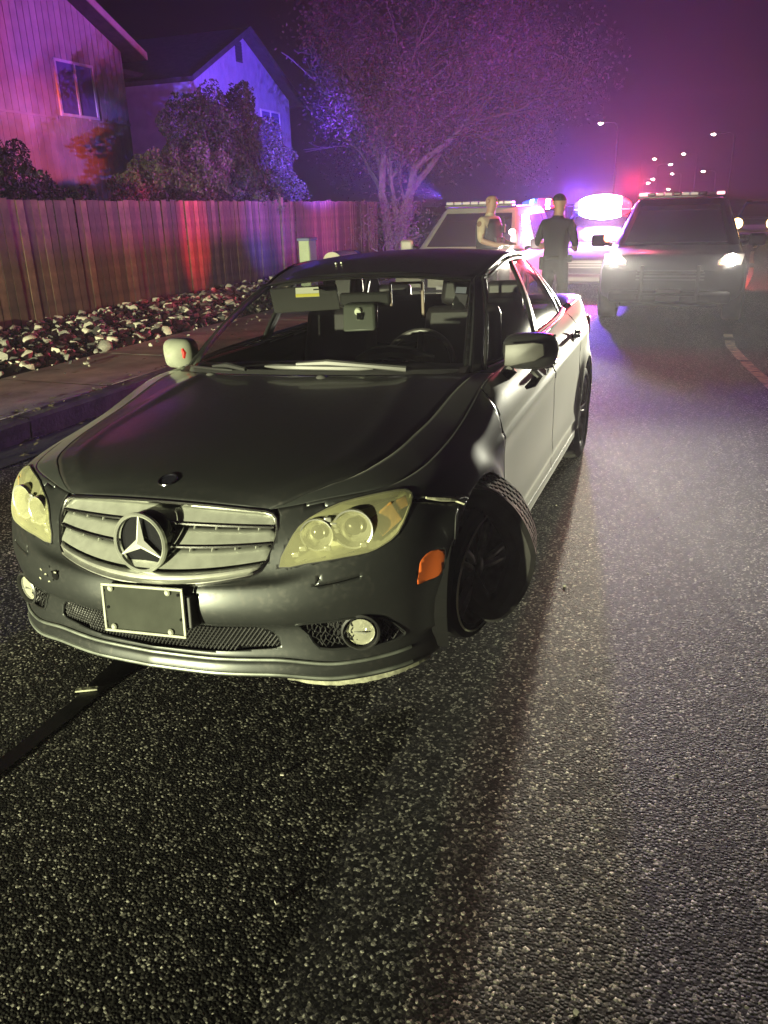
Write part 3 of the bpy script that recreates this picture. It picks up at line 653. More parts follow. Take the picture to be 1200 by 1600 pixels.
# emblem : ring with three-pointed star
ec=Vector((0,.020,.622)); ex=Vector((0,-1,.10)).normalized()
em=MB().lathe([(.082,-.004),(.0835,.006),(.089,.010),(.0945,.005),(.0945,-.006),(.086,-.008)],ec,ex,56,close=True).build('emblem',SILVER,gr); em['label']='round badge with three-pointed star'
MB().lathe([(1e-4,-.016),(.084,-.014),(.089,-.03),(.092,-.06)],ec,ex,40).build('emblem_disc',mat('emblem_black',(.008,.008,.01),.12),em)
b=MB(); up=Vector((0,.10,1)).normalized(); rt=up.cross(-ex).normalized(); 
for k in range(3):
    a=math.pi/2+k*2*math.pi/3; d=rt*math.cos(a)+up*math.sin(a); s_=rt*math.cos(a+math.pi/2)+up*math.sin(a+math.pi/2)
    tip=ec+d*.086+ex*.000; c_=ec+ex*.016; l=ec+(rt*math.cos(a+math.pi/3)+up*math.sin(a+math.pi/3))*.017; r_=ec+(rt*math.cos(a-math.pi/3)+up*math.sin(a-math.pi/3))*.017
    k0=len(b.v); b.add([tip+s_*.0015,tip-s_*.0015,r_,l,c_],[(0,3,4),(0,4,1),(1,4,2)])
b.build('star',mat('star_silver',(.80,.80,.74),.38,.5),em,smooth=False,recalc=False)
# hood badge
hb=hood(0,.055); hb[2]+=.004
e=MB().lathe([(1e-4,0),(.026,.001),(.028,.004),(.031,.003),(.032,0)],hb,(0,-.35,1),24).build('hood_badge',mat('badge_dark',(.02,.02,.03),.15,.4),car)
b=MB().lathe([(.029,.003),(.0315,.005),(.033,.002)],hb,(0,-.35,1),24,close=True); b.build('badge_ring',CHROME,e)
# ---- licence plate
pc=Vector((0.030,-.046,.432)); pr=(R(-8),R(-2.4),0)
pm=Matrix.Translation(pc)@Euler(pr).to_matrix().to_4x4()
lp=MB(); lp.box((0,0,0),(.284,.004,.142)); o=lp.build('licence_plate',PLATEM,car,bevel=.0015); o.matrix_local=pm; o['label']='blank grey plate backing in a worn frame'
b=MB()
for z in (-.073,.073): b.box((0,-.005,z),(.300,.007,.009))
for x in (-.146,.146): b.box((x,-.005,0),(.009,.007,.138))
b.build('plate_frame',PLATEF,o,bevel=.002)
for x in (-.115,.095):
    for z in (-.061,.062): MB().lathe([(1e-4,-.012),(.006,-.012),(.010,-.008),(.010,0)],(x,0,z),(0,1,0),14).build('plate_bolt',PLATEF,o)
b=MB()
for x,z in ((.130,.056),(-.133,0),(.134,-.02)): b.lathe([(1e-4,-.0046),(.005,-.0046)],(x,0,z),(0,1,0),10)
b.build('plate_hole',MATTE,o)
MB().box((0,.03,.0),(.33,.05,.10)).build('plate_bracket',BLACK,o,bevel=.004)

# ================================================================== sedan: wheels, mirrors, wipers, cabin
def tyre_mesh(rad,wid,rim_r,n=72,tread=True,slope=.5):
    """tyre lying with its axis along x"""
    prof=[(-wid/2+.012,rim_r),(-wid/2-.004,rim_r+.03),(-wid/2-.006,rad-.06),(-wid/2+.004,rad-.025),(-wid/2+.022,rad-.004)]+[(x,rad) for x in np.linspace(-wid/2+.03,wid/2-.03,13)]+[(wid/2-.022,rad-.004),(wid/2-.004,rad-.025),(wid/2+.006,rad-.06),(wid/2+.004,rim_r+.03),(wid/2-.012,rim_r)]
    P=np.zeros((n*4,len(prof),3))
    for i in range(n*4):
        a=2*math.pi*i/(n*4)
        for j,(x,r) in enumerate(prof):
            if tread and r>rad-.002:
                if 4<=j<len(prof)-4:
                    ph=(i/4*1.5+x*60*slope)
                    if (ph%3.0)<1.0: r-=.012
                    pass
            P[i,j]=(x,r*math.cos(a),r*math.sin(a))
    return P
def wheel(parent,c,axis_az,camber=0,rad=.317,wid=.225,rim_r=.222,tw=None,label=None,tread_m=RUBBER,spokes=5,detail=True,name='wheel'):
    """c: centre in parent space; outward axis at azimuth (deg, 0=+x)"""
    w_=bpy.data.objects.new(name,None); col.objects.link(w_); w_.parent=parent
    w_.matrix_local=Matrix.Translation(c)@Matrix.Rotation(R(axis_az),4,'Z')@Matrix.Rotation(R(camber),4,'Y')
    if label: w_['label']=label
    MB().grid(tyre_mesh(rad,tw or wid,rim_r,n=60 if detail else 12,tread=detail),closeu=True).build('tyre',tread_m,w_)
    h=wid/2
    b=MB(); b.lathe([(rim_r+.008,-h+.006),(rim_r-.004,-h+.012),(rim_r-.012,-h+.02),(rim_r-.035,-h+.05),(rim_r-.035,h-.05),(rim_r-.012,h-.02),(rim_r-.004,h-.012),(rim_r+.008,h-.006),(rim_r+.008,h-.010),(rim_r-.0,-.0),(rim_r+.008,-h+.010)],(0,0,0),(1,0,0),40)
    for k in range(spokes):
        for dd in (-.13,.13):
            a=2*math.pi*k/spokes; r0,r1=.03,rim_r-.02
            p0=np.array([h-.045,r0*math.cos(a+dd*2.4),r0*math.sin(a+dd*2.4)]); p1=np.array([h-.022,r1*math.cos(a+dd),r1*math.sin(a+dd)])
            b.tube([p0,(p0+p1)/2+np.array([.008,0,0]),p1],[.017,.013,.012],6)
    b.lathe([(1e-4,h-.02),(.03,h-.02),(.055,h-.035),(.06,h-.06),(1e-4,h-.06)],(0,0,0),(1,0,0),20)
    b.build('rim',ALLOY,w_)
    MB().lathe([(.05,-.03),(.150,-.03),(.152,-.005),(.05,-.005)],(0,0,0),(1,0,0),32,close=True).build('brake_disc',RUST,w_)
    return w_
wf=wheel(car,Vector((.795,.790,.315)),-12,camber=5,label='buckled bare alloy with its tyre torn off',rad=.262,tw=.17,wid=.19,rim_r=.222,tread_m=MATTE)
MB().lathe([(.222,-.004),(.228,0),(.222,.004)],(.098,0,0),(1,0,0),48,close=True).build('rim_lip',mat('lit_alloy_lip',(.62,.62,.50),.35,.5),wf)  # paler lip colour imitates the lit edge of the rim
# the tyre itself, peeled off the rim and hanging as a flattened loop
def torn_tyre():
    n=150; c=Vector((.915,.74,.385)); nx=Vector((.16,-.97,.0)).normalized(); hx=Vector((0,0,1)).cross(nx).normalized()*1; vx=nx.cross(hx).normalized()
    if hx.x<0: hx=-hx
    if vx.z<0: vx=-vx
    prof=[(.020,-.105),(.002,-.090),(-.012,-.055),(-.008,-.018),(.004,0)]+[(w_,.0) for w_ in np.linspace(.014,.150,17)]+[(.162,-.006),(.168,-.03),(.160,-.06)]
    rows=[]
    for i in range(n):
        a=2*math.pi*i/n; ca,sa=math.cos(a),math.sin(a)
        rx=.155*(1+.05*math.sin(2*a+.6)); rz=.262*(1+.03*math.sin(3*a)); row=[]
        sk=.07*max(0,sa)   # top leans back towards the arch
        for j,(d,o) in enumerate(prof):
            if 6<=j<=20 and ((i*.34+d*95)%3.0)<.75: o-=.007
            if j<=4: o-=.010*max(0,math.cos(a-2.3))*1.5
            q=c+hx*(ca*(rx+o)-sk*.9)+vx*(sa*(rz+o)) - nx*(d*(1.35+.15*math.sin(a*3)))
            row.append(q)
        rows.append(row)
    P=np.array([[tuple(q) for q in r] for r in rows]); return MB().grid(P,closeu=True).build('torn_tyre',[RUBBER,mat('pale_lit_tread',(.50,.47,.42),.85,noise=(22,.6,1.3),bump=(70,.5,.004)),MATTE],wf0,solid=.010,angle=28)
wf0=car
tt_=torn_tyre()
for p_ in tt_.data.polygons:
    i_,j_=divmod(p_.index,24); p_.material_index=0 if not 4<=j_<=21 else (2 if (j_>=5 and ((i_*.34+(.014+(j_-5)*.0085)*95)%3.0)<.75) else (1 if p_.center.z>.36 else 0))  # upper tread gets the pale colour, imitating headlamp light on it
tt_['label']='tyre peeled off the rim into a loose flattened loop'
wheel(car,Vector((-.775,.72,.245)),180)
wheel(car,Vector((.775,3.55,.300)),0); wheel(car,Vector((-.775,3.55,.27)),180)
# broken suspension behind the buckled wheel
b=MB(); b.tube([(.35,.90,.22),(.62,.90,.26),(.84,.86,.31)],.022,8); b.tube([(.55,.66,.28),(.70,.78,.30)],.014,6); b.tube([(.62,.80,.65),(.66,.82,.30)],.028,8); b.build('suspension_arm',RUST,car)
P=np.array([[(.80-.02*j,.60+.07*i,.56-.012*i*i-.02*j) for i in range(6)] for j in range(5)]); MB().grid(P+rng.normal(0,.006,P.shape)).build('torn_arch_liner',mat('felt_liner',(.10,.095,.095),.95,noise=(40,.6,1.4)),car,solid=.006)
# torn bumper joint: bent tab and scuffed edge
b=MB(); b.tube([(.800,.385,.703),(.835,.43,.688),(.868,.50,.665),(.885,.55,.655)],[.004,.009,.007,.004],6); b.box((.872,.515,.662),(.03,.05,.006),rot=(.2,.4,.3)); b.build('torn_bracket',SCRAPE,car)
b=MB(); b.box((.872,.47,.60),(.006,.10,.085),rot=(0,.05,.18)); b.build('bent_corner_flap',PAINT,car,bevel=.004)
# door mirrors
def mirror(sx):
    P=lambda x,y,z:(sx*x,y,z)
    n,k=12,20; rows=[]
    cx_,cz_=(.905,.992) if sx>0 else (.812,.985); hw,hh=(.112,.074) if sx>0 else (.092,.072)
    for i in range(n):
        t=i/(n-1); s_=math.sin(min(1,t*1.25)*math.pi/2)**.55 if t>0 else .02
        rows.append([P(cx_+ (hw*s_)*np.sign(math.cos(a))*abs(math.cos(a))**.55*(1-.04*(math.sin(a)<0)),1.39+.135*t-.0*s_+.035*(cx_*0)+.03*((math.cos(a)>0)*abs(math.cos(a))),cz_+hh*s_*np.sign(math.sin(a))*abs(math.sin(a))**.6) for a in [2*math.pi*j/k for j in range(k)]])
    m=MB().grid(np.array(rows),closev=True).build('door_mirror',mat('lit_mirror_shell',(.34,.36,.28),.4,noise=(9,.85,1.1)) if sx<0 else TRIM,car);  # kerb-side shell coloured pale for the lamp light falling on it
    m['label']='door mirror with a dark scuffed shell' if sx>0 else 'door mirror shell on the kerb side'
    MB().grid(np.array([[P(cx_+(hw-.012)*u,1.512+.03*(u>0)*u,cz_+(hh-.012)*v) for u in (-1,-.5,0,.5,1)] for v in (-1,1)])).build('mirror_glass',mat('mirror_face',(.6,.6,.62),.05,1),m)
    MB().tube([P(cx_-hw*.6,1.47,cz_-hh+.01),P(.80 if sx>0 else .76,1.46,.885 if sx>0 else .91),P(.765,1.42,.885),P(.735,1.36,.885)],[.030,.026,.030,.036],8).build('mirror_arm',BLACK,m)
    if sx>0:
        q=[(cx_-.075,cz_+.045),(cx_+.04,cz_+.052),(cx_+.078,cz_+.045),(cx_+.082,cz_+.0),(cx_+.045,cz_-.022),(cx_-.05,cz_-.042),(cx_-.078,cz_-.040)]
        mo('mirror_cover',[P(x,1.372+.30*max(0,x-cx_)**1.3,z) for x,z in q],[tuple(range(len(q)))],mat('scuffed_cover',(.05,.048,.043),.45,noise=(12,.85,1.1)),m,solid=.012,bevel=.004)
        b=MB(); b.tube([P(.925,1.47,.920),P(.945,1.48,.893),P(.925,1.47,.862),P(.900,1.45,.848)],[.016,.022,.018,.008],7); b.build('piece_below_mirror',BLACK,m)  # dark shape hanging below the mirror
    else:
        MB().tube([P(.725,1.40,1.02),P(.718,1.40,1.0),P(.722,1.40,.975)],[.006,.012,.006],6).build('red_glint',mat('red_glint_colour',(.5,.02,.015),.3),m)  # red patch put in for a red reflection on the shell
mirror(1); mirror(-1)
# door handles
for sx in (1,-1):
    for y,z in ((2.12,.845),(3.10,.865)):
        x=.886; b=MB(); b.tube([(sx*(x-.01),y-.11,z),(sx*(x+.022),y-.085,z+.003),(sx*(x+.024),y+.06,z+.006),(sx*(x-.008),y+.09,z+.006)],[.010,.012,.012,.010],8); b.build('door_handle',PAINT,car)
        MB().lathe([(1e-4,0),(.04,.001),(.05,.004)],(sx*(x-.012),y,z-.005),(sx,0,0),16).build('handle_recess',BLACK,car)
# wipers, washer nozzles
def gp(s,t,lift=.012): 
    sg_=1 if s>=0 else -1; P=glass(abs(s),t); return np.array([P[0]*sg_,P[1]-lift*.6,P[2]+lift])
def on_glass(x,h):
    s=np.interp(abs(x),[0,.35,.60,.69],[0,1,2,3]); P=glass(s,h); return np.array([x,P[1]-.012,P[2]+.012])
b=MB(); b.tube([on_glass(x,h) for x,h in zip(np.linspace(-.14,.34,9),np.linspace(.045,.03,9))],[.004]+[.011]*7+[.004],6); b.tube([on_glass(x,h)+np.array([0,-.006,.014]) for x,h in ((.02,.04),(.15,.05),(.30,.03),(.47,.0))],[.007,.013,.010,.012],6); w1=b.build('wiper',mat('dusty_wiper',(.10,.10,.095),.45),car); w1['label']='wiper lying in front of the steering wheel'
b=MB(); b.tube([on_glass(x,h) for x,h in zip(np.linspace(-.62,-.30,7),np.linspace(.03,.012,7))],[.003]+[.006]*5+[.003],6); b.tube([on_glass(x,h)+np.array([0,-.006,.012]) for x,h in ((-.42,.02),(-.33,.03),(-.22,.0))],[.005,.012,.008],6); b.build('wiper',TRIM,car)
for x in (.12,-.40): 
    hp=hood(x/.72,.975); MB().lathe([(1e-4,.010),(.016,.008),(.024,0)],hp,(0,-.2,1),12).build('washer_nozzle',mat('dusty_wiper',(.10,.10,.095),.45),car)
# roof seam clip seen as two small bright chips
for x in (-.215,-.185): 
    rp=roof(x/.57,.17); MB().box(rp+np.array([0,0,.004]),(.006,.03,.007)).build('roof_chip',WHITEM,car)
# cabin
b=MB(); D=np.array([[(x,1.22+.30*t,.905+.06*math.sin(t*2.6)-.02*abs(x)-.0) for x in np.linspace(-.68,.68,21)] for t in np.linspace(0,1,8)]); b.grid(D)
E_=np.array([[(x,1.52+.10*t,.92-.25*t) for x in np.linspace(-.68,.68,21)] for t in np.linspace(0,1,4)]); b.grid(E_); b.tube([(.14,1.50,.945),(.22,1.47,.985),(.31,1.46,.995),(.40,1.47,.985),(.48,1.50,.945)],.03,8); b.build('dashboard',LEATHER,car)
sw=MB(); C0=Vector((.315,1.80,.875)); axs=Vector((0,-1,.42)).normalized(); r_=Vector((1,0,0)); u_=axs.cross(r_)*-1
ring=[C0+(r_*math.cos(a)+u_*math.sin(a))*.175 for a in np.linspace(0,2*math.pi,33)]; sw.tube(ring,.015,8,cap=False)
for a in (0,math.pi,-math.pi/2): sw.tube([C0,C0+(r_*math.cos(a)+u_*math.sin(a))*.17],.016,6)
sw.lathe([(1e-4,-.03),(.05,-.028),(.07,-.01),(.06,.03)],C0,-axs,18); sw.tube([C0,C0+Vector((0,-.30,-.10))],.03,8); s_w=sw.build('steering_wheel',mat('wheel_leather',(.09,.08,.08),.35),car)
def seat(x,y,w_=.50,hz=1.16,hr=True):
    b=MB(); b.box((x,y-.30,.50),(w_,.52,.16),rot=(R(8),0,0)); se=b.build('front_seat' if hr else 'rear_bench',LEATHER,car,bevel=.05)
    MB().box((x,y+.06,.80),(w_,.13,.62),rot=(R(-12),0,0),taper=.82).build('seat_back',LEATHER,se,bevel=.045)
    if hr:
        MB().box((x,y+.16,hz+.035),(.27,.09,.18),rot=(R(-8),0,0),taper=.85).build('headrest',LEATHER,se,bevel=.035)
        MB().tube([(x-.06,y+.13,hz-.10),(x-.06,y+.14,hz)],.007,6).tube([(x+.06,y+.13,hz-.10),(x+.06,y+.14,hz)],.007,6).build('headrest_post',CHROME,se)
seat(-.36,2.35); seat(.12+.24,2.35); seat(0,3.28,1.20,1.1,False)
for x in (-.38,.38): MB().box((x,3.42,1.10),(.24,.08,.15)).build('rear_headrest',LEATHER,car,bevel=.03)
b=MB(); b.box((.01,2.55,1.225),(.20,.012,.014)); b.box((-.085,2.55,1.16),(.014,.012,.12)); b.box((.105,2.55,1.13),(.018,.012,.19)); b.build('headrest_trim',mat('tan_trim',(.25,.17,.13),.5),car,bevel=.004)
MB().box((0,2.9,.55),(1.5,.05,.6)).build('cabin_partition',MATTE,car); MB().box((0,3.62,.98),(1.30,.34,.02)).build('parcel_shelf',LEATHER,car)
hl_=roof(np.linspace(-.94,.94,15)[:,None],np.linspace(.03,.97,15)[None]); hl_[...,2]-=.03; MB().grid(hl_).build('headliner',CLOTHP,car)
# passenger visor, mirror and sensor cover, stickers
v_=MB().box((0,0,0),(.37,.012,.125)).build('sun_visor',mat('grey_visor',(.026,.025,.024),.8),car,bevel=.03); v_.location=(-.285,1.855,1.200); v_.rotation_euler=(R(12),R(-2),0)
st=lambda a,b_:None
def on_ws(px_,py_,lift=.004):
    """point just outside the windshield at lateral px_, height fraction py_"""
    s=np.interp(abs(px_),[0,.33,.56,.63],[0,1,2,3]); P=glass(s,py_); return np.array([px_,P[1]+lift,P[2]-lift*.5])
def sticker(x0,x1,t0,t1,nm,m,lift=.006,skew=0): 
    V=[on_ws(x0,t0,lift),on_ws(x1,t0,lift),on_ws(x1+skew,t1,lift),on_ws(x0+skew,t1,lift)]; return mo(nm,V,[(0,1,2,3)],m,car,smooth=False)
s1=sticker(-.222,-.095,.705,.835,'windshield_sticker',WHITEM,-.004,-.055); s1['label']='pale registration sticker with a yellow band'
mo('sticker_band',[on_ws(x,t_,-.0055) for x,t_ in ((-.222,.705),(-.095,.705),(-.112,.745),(-.239,.745))],[(0,1,2,3)],YELM,s1,smooth=False)
mo('sticker_print',[on_ws(x,t_,-.0055) for x,t_ in ((-.160,.788),(-.120,.788),(-.124,.805),(-.164,.805))],[(0,1,2,3)],MATTE,s1,smooth=False)
bl=mat('pale_blue_sticker',(.30,.33,.42),.5); sticker(.520,.565,.76,.84,'toll_tag',bl,.004,-.01); sticker(.535,.585,.58,.75,'toll_tag',mat('dim_grey_tag',(.14,.14,.15),.6),.004,-.012)
b=MB(); V=[(.028,1.60,1.185),(.185,1.60,1.185),(.205,1.545,1.075),(.045,1.545,1.070)]; b.add([(x,y,z) for x,y,z in V]+[(x,y+.05,z+.01) for x,y,z in V],[(0,1,2,3),(7,6,5,4),(0,4,5,1),(1,5,6,2),(2,6,7,3),(3,7,4,0)])
mr=b.build('sensor_cover',mat('grey_sensor_cover',(.09,.097,.083),.5),car,bevel=.012)
for x,z in ((.112,1.155),(.118,1.115)): MB().lathe([(1e-4,-.003),(.011,-.003),(.016,.0),(.018,.01)],(x,1.575,z),(0,1,.4),12).build('sensor_eye',WHITEM,mr)
MB().box((.125,1.57,1.138),(.03,.006,.03)).build('sensor_window',MATTE,mr)
mm=MB().box((.11,1.68,1.205),(.25,.03,.062),rot=(0,0,.05)).build('rear_view_mirror',mat('mirror_shell',(.03,.03,.03),.7,spec=.2),car,bevel=.014)
MB().tube([(.11,1.68,1.22),(.10,1.75,1.28)],.012,6).build('mirror_stem',BLACK,mm)
# tail lamps
for sx in (1,-1):
    MB().box((sx*.68,4.45,.78),(.26,.10,.15),rot=(0,0,sx*-.5)).build('tail_lamp',mat('red_tail_lens',(.35,.01,.01),.2),car,bevel=.02)

# ================================================================== ground and roadside
def sm(t): t=np.clip(t,0,1); return t*t*(3-2*t)
def hz(x,y):
    """gentle crown and rise of the road surface"""
    x=np.asarray(x,float); y=np.asarray(y,float); fy=1-sm((y-4.2)/6.0); fy2=np.where(y<3.0,1,1)
    cross=.0389*(np.clip(x,-1.3,3.5)); e=np.where(y<2.5,.0261*(3.5-y),.0261*np.maximum(0,1.0-np.clip((y-2.5)/3.2,0,1)*1.0)*1.0)
    return cross*fy+e
KX=-3.38
road_m=mat_asphalt()
xs=np.concatenate([np.linspace(KX,4,30),[7,11,16]]); ys=np.concatenate([np.linspace(-14,14,80),[18,25,40,70,120,200,420]])
P=np.array([[(x+ (max(0,y-30)**1.35)*.012*(1 if x>0 else .8),y,float(hz(x,y))) for y in ys] for x in xs]); 
o=MB().grid(P).build('road',road_m); tagp(o,'dark coarse asphalt road',kind='structure')
gr_m=mat('dark_ground',(.03,.03,.025),.95,noise=(2,.5,1.5),bump=(8,.6,.05))
P=np.array([[(x,y,-.35+.0*x) for y in (-60,0,60,400,1500)] for x in (-900,-60,-8,16,60,900)]); o=MB().grid(P).build('ground',gr_m); tagp(o,kind='structure',label='dark open ground beyond the road')
P=np.array([[(x,y,.14 if x>-20 else .10) for y in np.linspace(-14,180,60)] for x in (-60,-20,-7.4)]); o=MB().grid(P).build('yard_ground',gr_m); tagp(o,kind='structure',label='dark yards behind the fence')
# centre line, worn paint segments on the curve
paint_line=mat('worn_road_paint',(.75,.66,.42),.7,noise=(14,.25,1.25),bump=(90,.5,.004))
ly=[3.0,5.9,7.4,8.9,11,14,19,27,40]; lx=[2.55,2.24,2.07,1.97,2.0,2.25,2.7,3.15,4.3]
def line_seg(y0,y1,w_=.11,name='lane_line'):
    yy=np.linspace(y0,y1,max(3,int((y1-y0)/.25)+2)); xx=hermite(ly,np.array(lx),yy); jit=rng.normal(0,.006,len(yy))
    P=np.array([[(x+sgn*w_/2+j*.6,y,float(hz(x,y))+.005) for x,y,j in zip(xx,yy,jit)] for sgn in (-1,1)]); o=MB().grid(P).build(name,paint_line); tagp(o,kind='structure',label='worn pale lane line'); return o
for a,b_ in ((3.2,5.6),(5.68,7.35),(7.45,8.95),(9.2,9.5),(15,21),(22.5,28),(30,36)): line_seg(a,b_)
# shadow running out from under the bumper, laid on the road as a dark strip
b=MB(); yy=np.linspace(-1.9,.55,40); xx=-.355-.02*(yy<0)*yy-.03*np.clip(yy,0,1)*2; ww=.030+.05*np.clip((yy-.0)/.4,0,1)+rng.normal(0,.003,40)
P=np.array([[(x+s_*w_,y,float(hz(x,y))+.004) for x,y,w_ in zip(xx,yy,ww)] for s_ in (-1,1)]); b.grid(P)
shade=b.build('shade_streak',mat('shade_black',(.004,.004,.004),.5,spec=.3)); tagp(shade,'thin black strip for the shadow running from under the front bumper','shadow strip')
bt=MB().box((-.385,.08,float(hz(-.385,.08))+.010),(.075,.020,.006),rot=(0,0,.5)).build('trim_shard',SCRAPE); tagp(bt,'small pale plastic shard lying on the shadow strip by the bumper','debris')
# gutter, kerb, sidewalk
conc=mat('old_concrete',(.42,.40,.34),.9,noise=(3,.6,1.25),bump=(40,.4,.008))
conc2=mat('gutter_concrete',(.05,.047,.044),.9,noise=(4,.6,1.4),bump=(40,.4,.008))
ys=np.linspace(-12,110,140); P=np.array([[(x,y,float(hz(KX,y))+dz+.004) for y in ys] for x,dz in ((KX-.01,-.005),(KX+.18,.0),(KX+.42,.006))]); o=MB().grid(P).build('gutter',conc2); tagp(o,kind='structure',label='dark gutter strip along the kerb')
SWZ=.15
kerbm=mat('dark_kerb',(.085,.08,.07),.95,noise=(5,.5,1.6),bump=(30,.6,.01))  # kerb concrete darker than the sidewalk slabs
kb=bpy.data.objects.new('kerb',None); col.objects.link(kb); tagp(kb,kind='structure',label='worn concrete kerb')
me0=None
for i in range(46):
    y0=-8+i*1.83
    b=MB(); zb=-.12; P=[(KX,zb),(KX+.012,.06),(KX+.022,SWZ-.03),(KX+.0,SWZ),(KX-.16,SWZ+.001),(KX-.16,zb)]
    b.grid(np.array([[(x,y0+k*1.815,z) for x,z in P] for k in (0,.25,.5,.75,1)])+ (rng.normal(0,.002,(5,6,3)) if i<12 else 0)); b.build('kerb_stone',kerbm,kb,smooth=False)
sw=bpy.data.objects.new('sidewalk',None); col.objects.link(sw); tagp(sw,kind='structure',label='grey concrete sidewalk slabs')
for i in range(50):
    y0=-8+i*1.52; b=MB().box(((KX-.17+-4.86)/2,y0+.76,SWZ-.05+rng.normal(0,.0025)),(1.31,1.505,.1)); b.build('slab',conc,sw,bevel=.008)
o=MB().box((-4.1,84,SWZ-.06),(1.3,32,.1)).build('slab_run',conc,sw)
# leaves and grit on the kerb and in the gutter
b=MB()
for i in range(420):
    y=rng.uniform(.5,9); x=KX+rng.choice([rng.normal(-.12,.09),rng.normal(.12,.12),rng.uniform(-1.3,0)],p=[.5,.3,.2]); z=(SWZ+.004) if x<KX else float(hz(x,y))+.012
    s_=rng.uniform(.012,.045); a=rng.uniform(0,6.28); b.add([(x+s_*math.cos(a+k*1.57)*(1 if k%2 else .5),y+s_*math.sin(a+k*1.57)*(1 if k%2 else .5),z+rng.uniform(0,.014)) for k in range(4)],[(0,1,2,3)])
o=b.build('leaf_litter',mat('dry_leaves',(.16,.13,.08),.85,noise=(9,.4,1.6)),smooth=False,recalc=False); tagp(o,kind='stuff',label='dry leaves and grit along the kerb')
b=MB()
for i in range(150):
    y=rng.uniform(-1.5,9); x=rng.uniform(-2.8,2.6); s_=rng.uniform(.002,.006); b.box((x,y,float(hz(x,y))+s_*.4),(s_*2,s_*1.4,s_),rot=(rng.uniform(-.5,.5),0,rng.uniform(0,3)))
o=b.build('road_grit',conc,smooth=False); tagp(o,kind='stuff',label='pale grit scattered on the asphalt')
# ---- river stones
bed=MB().grid(np.array([[(x,y,z) for y in np.linspace(-3,60,20)] for x,z in ((-4.84,.10),(-5.6,.13),(-6.6,.15),(-7.6,.16))])).build('stone_bed',mat('bed_soil',(.02,.018,.015),.95,bump=(20,.5,.02))); tagp(bed,kind='structure',label='bed of pale river stones along the fence')
stone_m=[mat('pale_stone',(.68,.64,.52),.8,noise=(6,.8,1.1),bump=(30,.4,.01)),mat('grey_stone',(.36,.34,.29),.85,noise=(6,.7,1.2),bump=(30,.4,.01)),mat('dark_stone',(.09,.085,.08),.85,noise=(6,.7,1.2))]
def stone_bm():
    bm=bmesh.new()
    for _ in range(13):
        v=Vector(rng.normal(0,1,3)).normalized(); bm.verts.new((v.x*rng.uniform(.8,1),v.y*rng.uniform(.6,.9),v.z*rng.uniform(.4,.62)))
    r=bmesh.ops.convex_hull(bm,input=bm.verts); bmesh.ops.delete(bm,geom=[e for e in r['geom_interior'] if isinstance(e,bmesh.types.BMVert)],context='VERTS'); return bm
smesh=[]
for k in range(10):
    bm=stone_bm()
    for mi in range(3):
        me=bpy.data.meshes.new('stone'); bm.to_mesh(me); me.shade_smooth(); me.set_sharp_from_angle(angle=R(48)); me.materials.append(stone_m[mi]); smesh.append(me)
    bm.free()
cand=[]
for i in range(9000):
    y=rng.uniform(1.5,34)**1.0; x=rng.uniform(-7.45,-4.90); s_=float(np.clip(rng.lognormal(-3.0,.42),.024,.13)); z=.13+.02*(-(x+4.9)/2.6)+s_*.28+rng.uniform(0,.05)
    cand.append((s_/math.hypot(x-CAM_X,y-CAM_Y),x,y,z,s_))
for i in range(60):
    y=rng.uniform(1.5,12); x=rng.uniform(-4.9,-4.3); s_=rng.uniform(.012,.035); cand.append((0,x,y,SWZ+s_*.4,s_))
cand.sort(key=lambda c:-(c[0] if 3.8<c[2] else 0))
bb=MB()
for k,(q,x,y,z,s_) in enumerate(cand):
    mi=rng.choice(3,p=[.42,.38,.20]); me=smesh[rng.integers(10)*3+mi]; M_=Matrix.Translation((x,y,z))@Euler((rng.normal(0,.4),rng.normal(0,.4),rng.uniform(0,6.28))).to_matrix().to_4x4()@Matrix.Scale(s_,4)
    if k<298: o=bpy.data.objects.new('stone',me); col.objects.link(o); o.parent=bed; o.matrix_local=M_
    else: bb.add([M_@v.co for v in me.vertices],[tuple(p.vertices) for p in me.polygons],int(mi))
o=bb.build('stones',stone_m,bed,smooth=True,angle=48,recalc=False); tagp(o,kind='stuff',label='remaining river stones')
# ---- board fence
FX=-7.6
fence=thing('board_fence','weathered brown vertical board fence behind the bed of stones','fence',(FX,8,.1))
wood=[mat(f'fence_wood_{k}',c,.85,noise=(5,.55,1.35),bump=(24,.4,.008)) for k,c in enumerate([(.125,.078,.048),(.09,.056,.036),(.165,.105,.066),(.07,.045,.032)])]
fm={}
y=-2.0; i=0
while y<21.9:
    wd=.142+rng.normal(0,.002); top=1.865-.0045*(y-7)+rng.normal(0,.008)+(.0 if i%9 else .012); k=rng.integers(4)
    b=MB(); dx=rng.normal(0,.006); b.box((dx,0,(top-.12)/2),(.02,wd-.006,top-.12))
    o=b.build('board',wood[k],fence,smooth=False); o.location=(0,y-8,.02); o.rotation_euler=(rng.normal(0,.006),0,rng.normal(0,.02)); y+=wd+.004+abs(rng.normal(0,.003)); i+=1
for y in np.arange(-1,22.5,2.44):
    MB().box((-.07,0,.88),(.09,.09,1.76)).build('post',wood[1],fence,smooth=False).location=(0,y-8,0)
MB().box((.018,0,.90),(.05,.11,1.82)).build('front_post',wood[2],fence,smooth=False).location=(.02,7.62,0)
for z in (.35,1.0,1.65): MB().box((-.035,1.9,z),(.04,23.8,.09)).build('rail',wood[1],fence,smooth=False)
